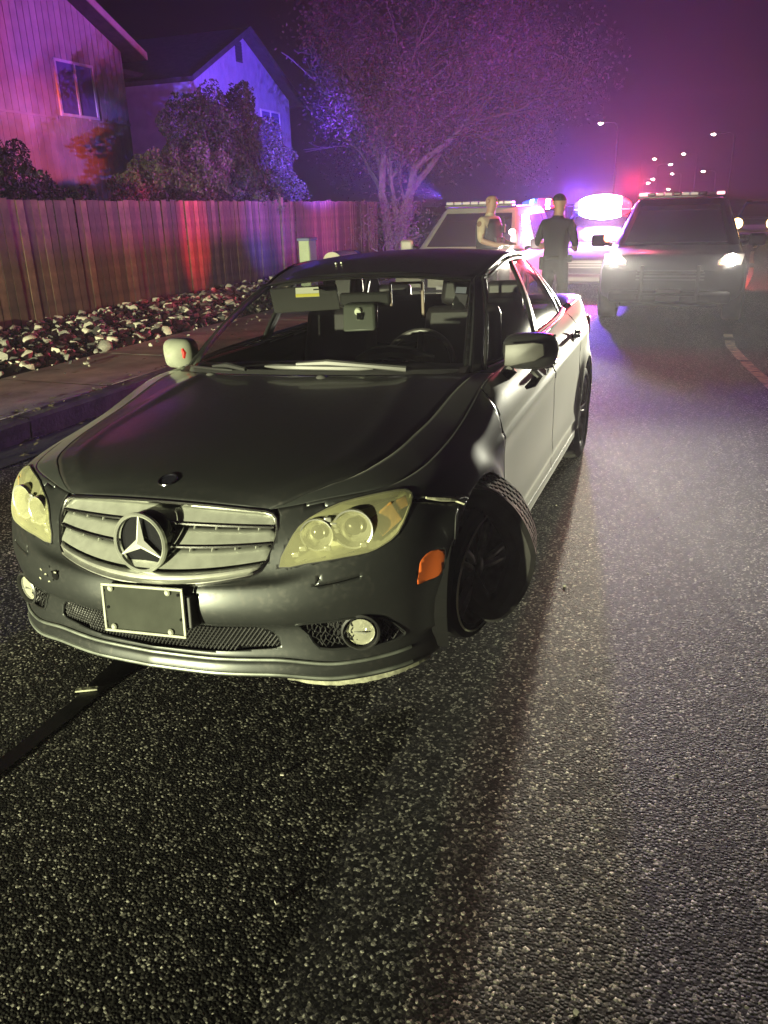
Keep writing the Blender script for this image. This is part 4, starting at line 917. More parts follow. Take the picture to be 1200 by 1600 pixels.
# ---- houses
sid=[mat(f'siding_{k}',c,.8,noise=(3,.85,1.1)) for k,c in enumerate([(.36,.31,.28),(.34,.295,.265),(.385,.335,.30)])]
sid2=mat('blue_grey_siding',(.34,.34,.36),.8,noise=(3,.85,1.1)); shing=mat('dark_shingles',(.035,.03,.03),.9,noise=(6,.6,1.4)); fasc=mat('pale_fascia',(.42,.34,.28),.7,noise=(4,.8,1.1)); winf=mat('white_window_frame',(.62,.60,.62),.5)
wing=mat('blue_lit_window_glass',(.14,.12,.30),.15,spec=.8)  # pane colour carries the blue light reflected in it
def gable_house(name,label,x,yc,half,ze,slope,depth,sidm,over=.45,board=.20,span=None,group=None):
    h=thing(name,label,'house',(x,yc,0)); zp=ze+slope*half
    wl_=MB(); wl_.add([(-.03,-half,-.3),(-.03,half,-.3),(-.03,half,ze),(-.03,0,zp),(-.03,-half,ze),(-depth,-half,-.3),(-depth,half,-.3),(-depth,half,ze),(-depth,0,zp),(-depth,-half,ze)],[(0,1,2,3,4),(9,8,7,6,5),(1,6,7,2),(5,0,4,9)])
    wall=wl_.build('wall',sidm[0] if isinstance(sidm,list) else sidm,h,smooth=False)
    y=-half; a,b_=span if span else (-half,half); top=lambda yy: ze+slope*(half-abs(yy))
    y=a
    while y<b_-.01:
        y2=min(y+board,b_); z0=-.3; V=[(-.03,y+.008,z0),(-.03,y2-.008,z0),(-.03,y2-.008,top(y2)-.01),(-.03,y+.008,top(y)-.01)]; V2=[(0.012,v[1],v[2]) for v in V]
        o=MB().add(V+V2,[(4,5,6,7),(0,3,7,4),(1,5,6,2),(2,6,7,3)]).build('siding_board',(sidm[rng.integers(len(sidm))] if isinstance(sidm,list) else sidm),wall,smooth=False); y=y2
    for s_ in (-1,1):
        V=[(over,0,zp+.02),(over,s_*(half+over),ze-slope*over+.02),(-depth-over,s_*(half+over),ze-slope*over+.02),(-depth-over,0,zp+.02)]; V2=[(v[0],v[1],v[2]+.14) for v in V]
        rf=MB().add(V+V2,[(0,1,2,3),(7,6,5,4),(0,4,5,1),(1,5,6,2),(2,6,7,3),(3,7,4,0)]).build('roof',shing,h,smooth=False)
        f=MB(); p0=Vector((over+.012,0,zp+.03)); p1=Vector((over+.012,s_*(half+over),ze-slope*over+.03)); 
        f.add([p0,p1,p1+Vector((0,0,.17)),p0+Vector((0,0,.17)),p0+Vector((.03,0,0)),p1+Vector((.03,0,0)),p1+Vector((.03,0,.17)),p0+Vector((.03,0,.17))],[(4,5,6,7),(0,4,7,3),(1,2,6,5),(0,1,5,4),(3,7,6,2)]); f.build('fascia',fasc if name=='siding_house' else shing,rf,smooth=False)
    return h
def window(h,y0,y1,z0,z1,mull=(.5,),fr=.06):
    w_=MB()
    for (a,b_,c,d) in ((y0,y1,z0,z0+fr),(y0,y1,z1-fr,z1)): w_.box((.035,(a+b_)/2,(c+d)/2),(.05,b_-a,d-c))
    for yy in [y0+fr/2,y1-fr/2]+[y0+(y1-y0)*m_ for m_ in mull]: w_.box((.036,yy,(z0+z1)/2),(.046,fr,z1-z0-2*fr))
    o=w_.build('window',winf,h,smooth=False); es=[y0+fr]+[y0+(y1-y0)*m_ for m_ in mull]+[y1-fr]
    for a,b_ in zip(es[:-1],es[1:]): MB().box((.026,(a+b_)/2,(z0+z1)/2),(.008,b_-a-.02,z1-z0-2*fr)).build('pane',wing,o,smooth=False)
    return o
h1=gable_house('siding_house','tan gabled house with vertical siding and one sliding window, at left behind the fence',-13,12.9,4.8,5.55,.45,9,sid,span=(-1.5,4.8))
window(h1,2.19,3.55,3.85,5.06)
MB().box((.03,4.0,3.83),(.03,1.6,.05)).build('belt_trim',sid[2],h1,smooth=False); MB().box((.03,.3,3.80),(.03,3.5,.05)).build('belt_trim',sid[2],h1,smooth=False)
h2=gable_house('gabled_house','blue-lit gabled house with a gable vent, behind the big bush',-14,25.75,3.45,5.58,.50,10,sid2,board=.25,over=.40)
window(h2,1.05,2.55,3.7,5.1); v_=MB(); 
for k in range(7): v_.box((.03,-.20,6.46+k*.09),(.05,.40,.03),rot=(0,.5,0))
v_.box((.02,-.20,6.74),(.02,.42,.64)); v_.build('gable_vent',mat('vent_dark',(.03,.03,.04),.8),h2,smooth=False)
wg=thing('side_garage','low pale garage wing in the dark gap between the two houses','garage',(-16,23.2,0)); MB().box((-2,.6,2.9),(4,2.0,5.8)).build('wall',fasc,wg,smooth=False); MB().box((-2,-.7,5.75),(4.6,5,.14)).build('roof',shing,wg,smooth=False)
# ---- bushes: leaf clusters on stems
def leaf_mass(name,clumps,n,size,m,parent,squash=1):
    V=[];F=[]; tot=sum(r**2 for *_,r in clumps)
    for (x,y,z,r) in clumps:
        k=int(n*r*r/tot); d=rng.normal(0,1,(k,3)); d/=np.linalg.norm(d,axis=1,keepdims=True); rr=r*(1-.5*rng.random(k)**2)*(1+.18*np.sin(d[:,0]*5+d[:,1]*4+x*3)+.12*np.sin(d[:,2]*9+y))
        C_=np.array([x,y,z])+d*rr[:,None]*np.array([1,1,squash]); A=rng.normal(0,1,(k,3)); A/=np.linalg.norm(A,axis=1,keepdims=True); B=np.cross(A,rng.normal(0,1,(k,3))); B/=np.linalg.norm(B,axis=1,keepdims=True)
        s_=size*rng.uniform(.6,1.4,k)[:,None]; q=len(V)
        P4=np.stack([C_-A*s_,C_+B*s_*.5,C_+A*s_,C_-B*s_*.5],1).reshape(-1,3); V+=P4.tolist(); F+=[(q+4*i,q+4*i+1,q+4*i+2,q+4*i+3) for i in range(k)]
    me=bpy.data.meshes.new(name); me.from_pydata(V,[],F); return mo_me(name,me,m,parent,smooth=False)
leafm=mat('dark_leaves',(.03,.036,.02),.6,noise=(1.5,.5,1.5)); leafl=mat('light_leaves',(.085,.08,.045),.6,noise=(1.5,.6,1.4)); barkm=mat('pale_bark',(.17,.15,.145),.85,noise=(6,.5,1.3),bump=(18,.5,.02)); twigm=mat('twig_bark',(.09,.075,.07),.8)
def bush(name,label,cl,n,size,m,base):
    t=thing(name,label,'bush',base); cl=[(x-base[0],y-base[1],z-base[2],r) for x,y,z,r in cl]
    leaf_mass('foliage',cl,n,size,m,t); b=MB()
    for (x,y,z,r) in cl:
        b.tube([(x*.15,y*.15,0),(x*.6,y*.6,z*.55),(x,y,z)],[.06,.04,.015],6)
    b.build('stem',twigm,t)
bush('large_bush','large dark bush rising above the fence in front of the blue gable',[(-9.2,15.2,3.2,.95),(-9.2,16.6,3.45,.85),(-9.1,17.6,2.9,.85),(-9.1,15.6,2.2,1.1),(-9.0,17.3,2.1,1.0),(-9,18.1,2.0,.8),(-9.3,16.2,2.9,1.0),(-9.0,14.8,3.7,.35),(-9,16.7,4.15,.3)],52000,.036,leafm,(-9.1,16.4,.1))
bush('lighter_bush','thin lighter-leaved bush between the two houses above the fence',[(-8.8,13.0,2.2,.55),(-8.7,13.9,2.35,.60),(-8.6,14.5,1.95,.55),(-8.7,12.4,2.35,.40),(-8.8,11.8,2.0,.4),(-8.6,13.4,1.8,.6),(-8.5,14.6,2.6,.3)],20000,.033,leafl,(-8.7,13.4,.1))
bush('corner_bush','dark bush at the far left edge above the fence',[(-9.4,8.8,2.4,.6),(-9.4,9.5,2.2,.55),(-9.3,8.2,2.5,.7),(-9.4,10.2,1.8,.4),(-9.3,11.0,1.75,.4)],15000,.036,leafm,(-9.4,9,.1))
# small spray of leaves over the fence at the post
bush('overhanging_sprig','pale leafy sprig hanging over the fence top by the post',[(-7.75,15.2,1.75,.18),(-7.7,15.6,1.68,.20),(-7.7,14.8,1.82,.16),(-7.8,15.9,1.80,.18)],1300,.035,leafl,(-8.2,15.4,.1))
# ---- bare tree
def branch_tree(name,label,base,stems,depth,leafn,seed,trunk_m=barkm,tw=twigm,leafsize=.05):
    rs=np.random.default_rng(seed); t=thing(name,label,'tree',base); tr=MB(); br=MB(); tips=[]
    def grow(p,d,l,r,k):
        n=4; pts=[p]; q=p.copy(); dd=d.copy()
        for i in range(n):
            dd=dd+rs.normal(0,.13,3)+np.array([0,0,.05]); dd/=np.linalg.norm(dd); q=q+dd*l/n; pts.append(q.copy())
        (tr if k<=1 else br).tube(pts,list(np.linspace(r,r*.62,n+1)),6 if k<=1 else (4 if k<4 else 3),cap=False)
        if q[0]*.94+q[1]*.34<-2.4 and k>1: return
        if k>=depth: tips.append(q); return
        if k>=2: tips.append(pts[2])
        m=3 if k<3 else rs.integers(2,4)
        for j in range(m):
            e=dd+rs.normal(0,.48,3); e[2]=e[2]*.8+(.12 if k<3 else .02); e/=np.linalg.norm(e); st=pts[-1] if j<2 else pts[rs.integers(2,4)]
            grow(st,e,l*rs.uniform(.66,.84),r*.60*rs.uniform(.85,1.05),k+1)
    for (dx,dy,vx,vy,l,r) in stems: grow(np.array([dx,dy,0.]),np.array([vx,vy,1.])/math.hypot(math.hypot(vx,vy),1),l,r,0)
    tr.build('trunk',trunk_m,t,recalc=False); br.build('branches',tw,t,recalc=False)
    T_=np.array(tips); k=rs.integers(0,len(T_),leafn); C_=T_[k]+rs.normal(0,.30,(leafn,3)); A=rs.normal(0,1,(leafn,3)); A/=np.linalg.norm(A,axis=1,keepdims=True); B=np.cross(A,rs.normal(0,1,(leafn,3))); B/=np.linalg.norm(B,axis=1,keepdims=True); s_=leafsize
    V=np.stack([C_-A*s_,C_+B*s_*.5,C_+A*s_,C_-B*s_*.5],1).reshape(-1,3); me=bpy.data.meshes.new('crown'); me.from_pydata(V.tolist(),[],[(4*i,4*i+1,4*i+2,4*i+3) for i in range(leafn)]); mo_me('crown',me,mat('autumn_leaves',(.085,.048,.07),.6,noise=(1,.6,1.4)),t,smooth=False); return t
branch_tree('bare_tree','big thin-leaved tree with pale twin trunks at the end of the fence',(-7.6,23.3,.1),[(0,-.2,-.05,.0,2.6,.17),(.05,.25,.06,.14,2.8,.20),(.0,.45,.10,.45,2.2,.11),(.1,.1,.25,.10,2.4,.10)],6,70000,5,leafsize=.045)
branch_tree('street_shrub','small bare shrub with curving pale branches beside the pale patrol car',(-6.1,18.6,.14),[(0,0,.3,.5,.65,.035),(0,.1,.5,-.2,.6,.03),(.05,0,-.3,.2,.7,.03),(0,.15,.6,.9,.8,.035),(0,-.1,-.1,-.5,.6,.03)],3,2200,11,leafsize=.03)
# ---- pedestal and mailbox on the verge
um=mat('pale_green_cabinet',(.60,.72,.48),.5,noise=(5,.85,1.05)); ped=thing('utility_pedestal','narrow pale green utility pedestal by the fence','pedestal',(-5.55,12.72,.15))
MB().box((0,0,.47),(.22,.34,.94)).build('cabinet',um,ped,bevel=.02); MB().box((0,0,.955),(.26,.38,.05)).build('cabinet_cap',mat('blue_grey_cap',(.22,.25,.45),.5),ped,bevel=.01); MB().box((.115,0,.5),(.008,.30,.66)).build('cabinet_door',um,ped,bevel=.004)
mb_=thing('mailbox','cream round-topped mailbox just above the sedan roof line','mailbox',(-4.80,12.60,.15)); 
b=MB(); n=12; P=np.array([[(-.28*0+x,y,z) for (x,z) in [(-.18,.48)]+[(-.18*math.cos(a),.60+.15*math.sin(a)) for a in np.linspace(0,math.pi,n)]+[(.18,.48)]] for y in (-.42,.42)]); b.grid(P); k=n+2; b.f+=[tuple(range(k)),tuple(range(k,2*k))]; b.mi+=[0,0]
b.build('mailbox_body',mat('cream_paint',(.78,.74,.58),.5,noise=(5,.85,1.05)),mb_); MB().box((0,0,.21),(.12,.12,.50)).build('mailbox_post',wood[1],mb_)
P=P.copy(); P[...,0]*=1.03; P[0,:,1]=.42; P[1,:,1]=.62; P[...,2]-=.02; MB().grid(P).build('mailbox_cap',mat('blue_plastic_cap',(.06,.09,.55),.4),mb_)
# ---- far street lamps
lamps=[(-7.5,76.6,8.0,1.5,1),(1.9,97,8.0,2.1,1),(-1.9,140,8.2,2,1),(-3.9,146,7.0,2,-1),(-6.2,141,7.7,2,-1),(-5.35,200,7.0,2,1),(-9.3,200,6.05,2,-1),(-10.4,202,5.3,2,-1),(-6.0,205,3.9,1,1),(1.2,150,5.9,2,1)]
lampg=mat('lamp_glow',(1,1,1),emit=(1,.86,.74),es=45)
names=['nearest street lamp at the left of the road, left of the glare','street lamp on a tall pole highest above the dark patrol vehicle','upper street lamp of the distant cluster','street lamp just below the upper one of the distant cluster','left street lamp of the distant cluster','middle street lamp of the distant cluster','lower left street lamp of the distant cluster','lowest left street lamp of the distant cluster','small low lamp right above the roof light bar','lamp at the right of the distant cluster']
for (x,y,z,arm,sd),nm in zip(lamps,names):
    t=thing('street_lamp',nm,'street lamp',(x+arm*sd,y,0),group='street lamps far down the road'); rr=.11
    MB().tube([(0,0,-.3),(0,0,z-.3),(-sd*.3,0,z+.02),(-sd*arm,0,z+.12)],[.09,.07,.05,.04],6).build('pole',mat('lamp_pole',(.20,.19,.20),.6),t)
    MB().box((-sd*arm,0,z+.10),(.6,.3,.12)).build('lamp_head',TRIM,t); sz=.13+.0012*y; MB().lathe([(1e-4,-sz*.5),(sz*.7,-sz*.3),(sz,0),(sz*.7,sz*.3),(1e-4,sz*.5)],(-sd*arm,0,z),(0,0,1),10).build('lamp_bulb',lampg,t)

# ================================================================== patrol vehicles
def lofted(stations,k=16,p=3.2):
    """stations: (y, halfwidth, z0, z1) -> grid of superellipse rings"""
    rows=[]
    for (y,hw,z0,z1) in stations:
        cz_=(z0+z1)/2; hh=(z1-z0)/2; rows.append([(hw*np.sign(math.cos(a))*abs(math.cos(a))**(2/p),y,cz_+hh*np.sign(math.sin(a))*abs(math.sin(a))**(2/p)) for a in [2*math.pi*(j+.5)/k for j in range(k)]])
    return np.array(rows)
def patrol(name,label,loc,rz,paint,H=1.72,hood=1.03,W=.98,L=4.9,beam=None,bar=True,headem=40,group=None,small=False):
    v=thing(name,label,'patrol vehicle' if bar else 'car',loc,rz,group)
    st=[(0,W*.72,.45,hood*.74),(.04,W*.86,.36,hood*.86),(.22,W*.95,.30,hood*.93),(.60,W*.99,.28,hood*.975),(1.25,W,.27,hood*1.01),(2.4,W,.27,hood*1.05),(3.8,W,.27,hood*1.06),(L-.35,W*.98,.30,hood*1.04),(L-.06,W*.9,.36,hood*.98),(L,W*.8,.45,hood*.9)]
    yy=np.linspace(0,L,30); S=hermite([s[0] for s in st],np.array([s[1:] for s in st]),yy); G_=lofted([(y,*s) for y,s in zip(yy,S)],28,4.5)
    b=MB(); b.grid(G_,closev=True); n=len(yy); b.f+=[tuple(range(28)),tuple(range((n-1)*28,n*28))]; b.mi+=[0,0]; body=b.build('body',paint,v)
    # cabin with sloped screen: rings in plan
    zb=hood*1.0; base=[(1.12,W*.80),(1.30,W*.90),(2.2,W*.93),(3.7,W*.92),(L-.15,W*.86)]; top=[(1.95,W*.62),(2.05,W*.68),(2.5,W*.72),(3.7,W*.71),(L-.5,W*.66)]
    def ring(pts,z,crown=0): return [(w_,y,z) for y,w_ in pts]+[(-w_,y,z) for y,w_ in pts[::-1]]
    R0,R1=ring(base,zb),ring(top,H-.06); b=MB(); P=np.array([R0,R1]); m=len(R0)
    Pm=[P[0]*(1-t)+P[1]*t+np.array([0,0,0]) for t in np.linspace(0,1,5)]; 
    roofr=[(x*.9,y+(.06 if i in (0,m-1) else 0),H) for i,(x,y,z) in enumerate(R1)]
    b.grid(np.array([*Pm,roofr]),closev=True); k=len(b.v); b.f.append(tuple(range(k-m,k))); b.mi.append(0); cabin=b.build('cabin',paint,v,bevel=.02)
    def pane(i0,i1,t0,t1,nm,mt,inset=.06,parent=cabin):
        A0,A1=np.array(R0[i0]),np.array(R0[i1%m]); B0,B1=np.array(R1[i0]),np.array(R1[i1%m]); Q=[]
        for t in (t0,t1):
            a=A0*(1-t)+B0*t; c=A1*(1-t)+B1*t; Q.append((a+(c-a)*inset,c+(a-c)*inset))
        n_=np.cross(Q[0][1]-Q[0][0],Q[1][0]-Q[0][0]); n_/=np.linalg.norm(n_); cen=np.array([0,2.8,H*.7]); 
        if np.dot(n_,Q[0][0]-cen)<0: n_=-n_
        V=[Q[0][0]+n_*.012,Q[0][1]+n_*.012,Q[1][1]+n_*.012,Q[1][0]+n_*.012]; V2=[q-n_*.018 for q in V]
        return MB().add(V+V2,[(0,1,2,3),(0,4,5,1),(1,5,6,2),(2,6,7,3),(3,7,4,0)]).build(nm,mt,parent,smooth=False)
    dg=mat('dark_vehicle_glass',(.03,.02,.035),.12,spec=.8)
    pane(m-1,m,.06,.93,'windshield',dg,.045)
    for s0 in (1,2,3): pane(s0,s0+1,.10,.88,'side_window',dg,.04); pane(m-1-s0-1,m-1-s0,.10,.88,'side_window',dg,.04)
    pane(4,5,.15,.9,'rear_window',dg,.08)
    # front: grille, lamps, bumper, plate
    hy=hood*.74
    MB().box((0,.035,hood*.66),(W*.95,.05,hood*.17)).build('grille',MATTE,body,bevel=.015)
    for q in (-.045,0,.045): MB().box((0,.005,hood*.66+q),(W*.9,.02,.018)).build('grille_bar',mat('dull_grille',(.10,.10,.10),.4,.5),body)
    MB().box((0,-.03,hood*.40),(W*1.62,.14,.16)).build('bumper',TRIM,body,bevel=.05)
    MB().box((0,.02,.33),(W*1.3,.10,.10)).build('lower_grille',MATTE,body,bevel=.02)
    if not small:
        pl=MB().box((0,-.11,hood*.43),(.31,.008,.155)).build('licence_plate',mat('dim_plate',(.42,.40,.42),.5),body,bevel=.002)
        for z in (.45,.75): MB().tube([(-.42,-.12,z*hood/1.03),(.42,-.12,z*hood/1.03)],.022,8).build('push_bar_tube',TRIM,body)
        for x in (-.36,.36): MB().box((x,-.115,.60),(.05,.05,.46)).build('push_bar_upright',TRIM,body,bevel=.01)
    for s_ in (-1,1):
        x=s_*W*.755
        V=[(s_*W*.60,.02,hood*.80),(s_*W*.90,.15,hood*.80),(s_*W*.93,.22,hood*.93),(s_*W*.70,.13,hood*.93),(s_*W*.60,.05,hood*.85)]
        V2=[(a*.99,y+.16,z) for a,y,z in V]
        hl=MB().add(V+V2,[(0,1,2,3,4),(0,5,6,1),(1,6,7,2),(2,7,8,3),(3,8,9,4),(4,9,5,0)]).build('headlight',mat('headlamp_shell',(.30,.28,.26),.3),body,smooth=False)
        if headem: MB().lathe([(1e-4,-.03),(.05,-.025),(.078,0),(.08,.03)],(s_*W*.77,.055,hood*.865),(0,1,0),20).build('headlamp_bulb',mat('headlamp_white_glow',(1,1,1),emit=(1,.93,.80),es=headem),hl); MB().box((s_*W*.66,.025,hood*.825),(.07,.03,.03),rot=(0,0,s_*.3)).build('turn_lamp',mat('turn_lamp_glow',(1,.5,.1),emit=(1,.45,.12),es=6),hl)
        MB().tube([(s_*W*.93,1.30,hood*1.0),(s_*W*1.05,1.33,hood*1.03)],.03,6).build('mirror_arm',BLACK,v); MB().box((s_*W*1.13,1.32,hood*1.06),(.22,.12,.17)).build('door_mirror',paint,v,bevel=.035)
        for y in (1.0,L-1.05): 
            wp=bpy.data.objects.new('wheel',None); col.objects.link(wp); wp.parent=v; wp.location=(s_*(W-.11),y,.36)
            MB().lathe([(.24,-.12),(.345,-.13),(.365,-.10),(.365,.10),(.345,.13),(.24,.12)],(0,0,0),(1,0,0),28,close=True).build('tyre',RUBBER,wp); MB().lathe([(1e-4,s_*.10),(.12,s_*.09),(.23,s_*.07),(.24,s_*.12),(.24,-s_*.12)],(0,0,0),(1,0,0),20).build('rim',mat('steel_wheel',(.15,.15,.15),.4,.6),wp)
            MB().lathe([(.38,.012*s_),(.43,.0)],(s_*W*.985,y,.36),(1,0,0),28).build('arch_flare',BLACK,v)
    MB().tube([(W*.62,1.95,H+.015),(W*.62,L-.7,H+.02)],.018,6).build('roof_rail',BLACK,v); MB().tube([(-W*.62,1.95,H+.015),(-W*.62,L-.7,H+.02)],.018,6).build('roof_rail',BLACK,v)
    return v,body,cabin
gR=mat('red_module_glow',(.05,.005,.005),spec=.1,emit=(1,.035,.07),es=4.5); gB=mat('blue_module_glow',(.005,.005,.05),spec=.1,emit=(.025,.06,1),es=6); gC=mat('cyan_module_glow',(.02,.04,.06),emit=(.35,.7,1),es=9); gW=mat('white_module_glow',(1,1,1),emit=(1,.85,1),es=BARW); dull=mat('clear_bar_lens',(.55,.50,.55),.2)
def slice_(x,dx,w_,y,z,h):  # glowing oval whose swollen shape imitates the glare round the bar
    P=np.array([[(xx,y+.15*math.cos(a)*q,z+.05+h*.62*q*math.sin(a)) for a in np.linspace(0,2*math.pi,25)] for xx in np.linspace(x-dx/2,x+dx/2,6) for q in [math.sqrt(max(.02,1-(xx/(w_*.52))**2))]]); return MB().grid(P)
def lightbar(v,y,z,w_,mods,label=None,seg=.12,h=.09,glare_oval=False):
    b=MB().box((0,y,z),(w_,.30,.035)).build('light_bar',TRIM,v,bevel=.01); 
    if label: b['label']=label
    n=len(mods)
    for i,m_ in enumerate(mods):
        x=(i-(n-1)/2)*(w_/n); hh=h*(glare_oval and (.35+.65*math.cos((i-(n-1)/2)/(n/2)*1.35)) or 1); (slice_(x,w_/n*.98,w_,y,z,h).build('light_module',m_,b) if glare_oval else MB().box((x,y,z+.018+hh/2),(w_/n-.012,.26,hh)).build('light_module',m_,b,bevel=.012))
    return b
# dark vehicle facing the camera
v1,b1,c1=patrol('dark_patrol_vehicle','dark patrol vehicle facing the camera with both headlamps glaring',(1.17,10.02,0),0,SUVPAINT,H=1.66,hood=1.03,beam=True,headem=HEADE)
lightbar(v1,2.0,1.69,1.24,[mat('bar_end_red',(.6,.2,.25),emit=(1,.5,.55),es=2.2),TRIM,dull,dull,TRIM,dull,dull,TRIM,dull,mat('bar_end_red',(.6,.2,.25))],'unlit roof light bar with one reddish end module',h=.045)
MB().lathe([(1e-4,-.05),(.045,-.045),(.06,0),(.05,.07)],(-.98,1.28,1.13),(0,1,0),16).build('side_spotlight',mat('red_spot_glow',(1,.2,.1),emit=(1,.22,.10),es=12),v1)
# pale vehicle behind the sedan
v2,b2,c2=patrol('pale_patrol_vehicle','pale patrol vehicle parked behind the sedan, next to the officer in tan',(-2.05,10.35,0),0,PALE,H=1.60,hood=.97,headem=0)
lightbar(v2,1.95,1.63,1.15,[dull]*8,'unlit slim roof light bar',h=.05)
MB().lathe([(1e-4,-.04),(.07,-.035),(.11,0),(.11,.04)],(.93,.12,.90),(.25,-1,0),18).build('headlamp_bulb',mat('headlamp_white_glow',(1,1,1),emit=(1,.93,.80),es=HEADE),b2)
MB().lathe([(1e-4,-.04),(.03,-.03),(.05,0),(.04,.05)],(.70,1.30,1.22),(.2,-1,.1),14).build('pillar_spotlight',mat('headlamp_white_glow',(1,1,1)),v2)
# vehicle whose bar is blown out, and the next one behind it
v3,b3,c3=patrol('flashing_patrol_car','patrol car hidden in the white glare of its flashing light bar',(-.28,13.2,0),0,SUVPAINT,H=1.48,hood=.92,W=.92,headem=0,small=True)
lightbar(v3,1.55,1.50,1.05,[gB,gC,gW,gW,gW,gW,gW,gW,gW,gW,gR,gR],'blazing white light bar swollen into an oval of glare with a blue and a red end',h=.36,glare_oval=True)
v4,b4,c4=patrol('distant_patrol_car','distant patrol car with a small blue and red flashing light bar',(-2.10,16.9,0),0,SUVPAINT,H=1.56,hood=.92,W=.92,headem=0,small=True)
lightbar(v4,1.45,1.575,.85,[gB,gB,gC,gB,gR,gR,gW,gR,gR],'blue and red flashing light bar swollen into an oval of glare',h=.20,glare_oval=True)
# oncoming car at the right edge
v5,b5,c5=patrol('oncoming_car','oncoming car with amber headlamps at the right edge of the road',(3.50,34,0),R(-8),SUVPAINT,H=1.5,hood=.90,W=.92,bar=False,headem=0,small=True)
for s_ in (-1,1): MB().lathe([(1e-4,-.06),(.13,-.05),(.20,0),(.15,.05)],(s_*.62,-.09,.72),(0,1,0),18).build('amber_headlamp',mat('amber_headlamp_glow',(1,1,1),emit=(1,.60,.20),es=14),b5)
# ================================================================== officers
def person(label,loc,rz,joints,colors,build=1.0,head=.112):
    """joints: dict name->(x,y,z,r); chains skinned into one body"""
    t=thing('person',label,'person',loc,rz)
    J=joints; order=list(J); idx={k:i for i,k in enumerate(order)}
    me=bpy.data.meshes.new('body'); E_=[(a,b_) for a,b_ in colors['edges']]
    me.from_pydata([J[k][:3] for k in order],[(idx[a],idx[b_]) for a,b_ in E_],[]); o=bpy.data.objects.new('body',me); col.objects.link(o)
    s=o.modifiers.new('skin','SKIN'); sv=me.skin_vertices[0].data
    for k in order: r=J[k][3]; sv[idx[k]].radius=(r if not isinstance(r,tuple) else r[0],r if not isinstance(r,tuple) else r[1])
    sv[idx['pelvis']].use_root=True; o.modifiers.new('sub','SUBSURF').levels=2
    dg=bpy.context.evaluated_depsgraph_get(); ev=o.evaluated_get(dg); m2=bpy.data.meshes.new_from_object(ev); bpy.data.objects.remove(o)
    o=mo_me('body',m2,colors['mats'],t); 
    for p_ in m2.polygons: p_.material_index=colors['pick'](p_.center)
    return t,o
def officer(label,loc,rz,shirt,pants,skin,armsfn,vest=None,hair=None,cap=None):
    z=.0
    J={'pelvis':(0,0,.98,(.165,.125)),'belly':(0,.01,1.12,(.155,.12)),'chest':(0,.0,1.34,(.185,.13)),'neck0':(0,-.01,1.49,(.09,.075)),'neck':(0,-.02,1.56,.058),'headb':(0,-.035,1.63,(.072,.085)),'headm':(0,-.03,1.70,(.080,.098)),'headt':(0,-.02,1.765,(.058,.070))}
    E=[('pelvis','belly'),('belly','chest'),('chest','neck0'),('neck0','neck'),('neck','headb'),('headb','headm'),('headm','headt')]
    for s_,n in ((-1,'l'),(1,'r')):
        J.update({f'hip{n}':(s_*.10,0,.90,.10),f'knee{n}':(s_*.125,-.02,.50,.068),f'ank{n}':(s_*.14,.02,.10,.048),f'toe{n}':(s_*.165,-.15,.045,.042),f'sh{n}':(s_*.195,.0,1.43,.075)}); E+=[('pelvis',f'hip{n}'),(f'hip{n}',f'knee{n}'),(f'knee{n}',f'ank{n}'),(f'ank{n}',f'toe{n}'),('chest',f'sh{n}')]
        e,w_,h=armsfn(s_); J.update({f'el{n}':(*e,.050),f'wr{n}':(*w_,.034),f'ha{n}':(*h,.036)}); E+=[(f'sh{n}',f'el{n}'),(f'el{n}',f'wr{n}'),(f'wr{n}',f'ha{n}')]
        h=np.array(h); w_=np.array(w_); d=(h-w_)/np.linalg.norm(h-w_); sd=np.cross(d,(0,0,1.)); sd/=max(1e-6,np.linalg.norm(sd)); 
        for f in range(4):
            b0=h+d*.02+sd*(f-1.5)*.018; J[f'f{n}{f}a']=(*b0,.009); J[f'f{n}{f}b']=(*(b0+d*.035+np.array([0,0,-.008])),.0085); J[f'f{n}{f}c']=(*(b0+d*.055+np.array([0,0,-.028])),.007); E+=[(f'ha{n}',f'f{n}{f}a'),(f'f{n}{f}a',f'f{n}{f}b'),(f'f{n}{f}b',f'f{n}{f}c')]
        J[f't{n}a']=(*(h+sd*s_*-.035+d*.0),.010); J[f't{n}b']=(*(h+sd*s_*-.045+d*.035),.008); E+=[(f'ha{n}',f't{n}a'),(f't{n}a',f't{n}b')]
    zel=.0
    def pick(c):
        if c.z>1.535 and abs(c.x)<.13: return 2
        if c.z<.13: return 3
        if c.z<.99 and abs(c.x)<.24 and not near_arm(c): return 1
        if near_hand(c): return 2
        return 0
    hands=[np.array(J[k][:3]) for k in ('hal','har','wrl','wrr')]; elb=[(np.array(J['ell'][:3]),np.array(J['wrl'][:3])),(np.array(J['elr'][:3]),np.array(J['wrr'][:3]))]
    def near_arm(c):
        c=np.array(c)
        for a,b_ in elb:
            t_=np.clip(np.dot(c-a,b_-a)/np.dot(b_-a,b_-a),0,1.6)
            if np.linalg.norm(c-(a+(b_-a)*t_))<.075: return True
        return False
    def near_hand(c):
        c=np.array(c)
        for a,b_ in elb:
            t_=np.dot(c-a,b_-a)/np.dot(b_-a,b_-a)
            if t_>.05 and np.linalg.norm(c-(a+(b_-a)*t_))<.10: return True
        return False
    t,o=person(label,loc,rz,J,dict(edges=E,mats=[shirt,pants,skin,BLACK],pick=pick))
    # face: eyes, brow, nose, ears
    for s_ in (-1,1):
        MB().lathe([(1e-4,-.012),(.010,-.006),(.012,.0)],(s_*.030,-.122,1.700),(0,1,0),10).build('eye',mat('eye_dark',(.05,.04,.04),.2),t); MB().lathe([(1e-4,-.014),(.02,-.012),(.030,0),(.018,.008),(1e-4,.012)],(s_*.083,-.02,1.69),(1,0,0),12).build('ear',skin,t)
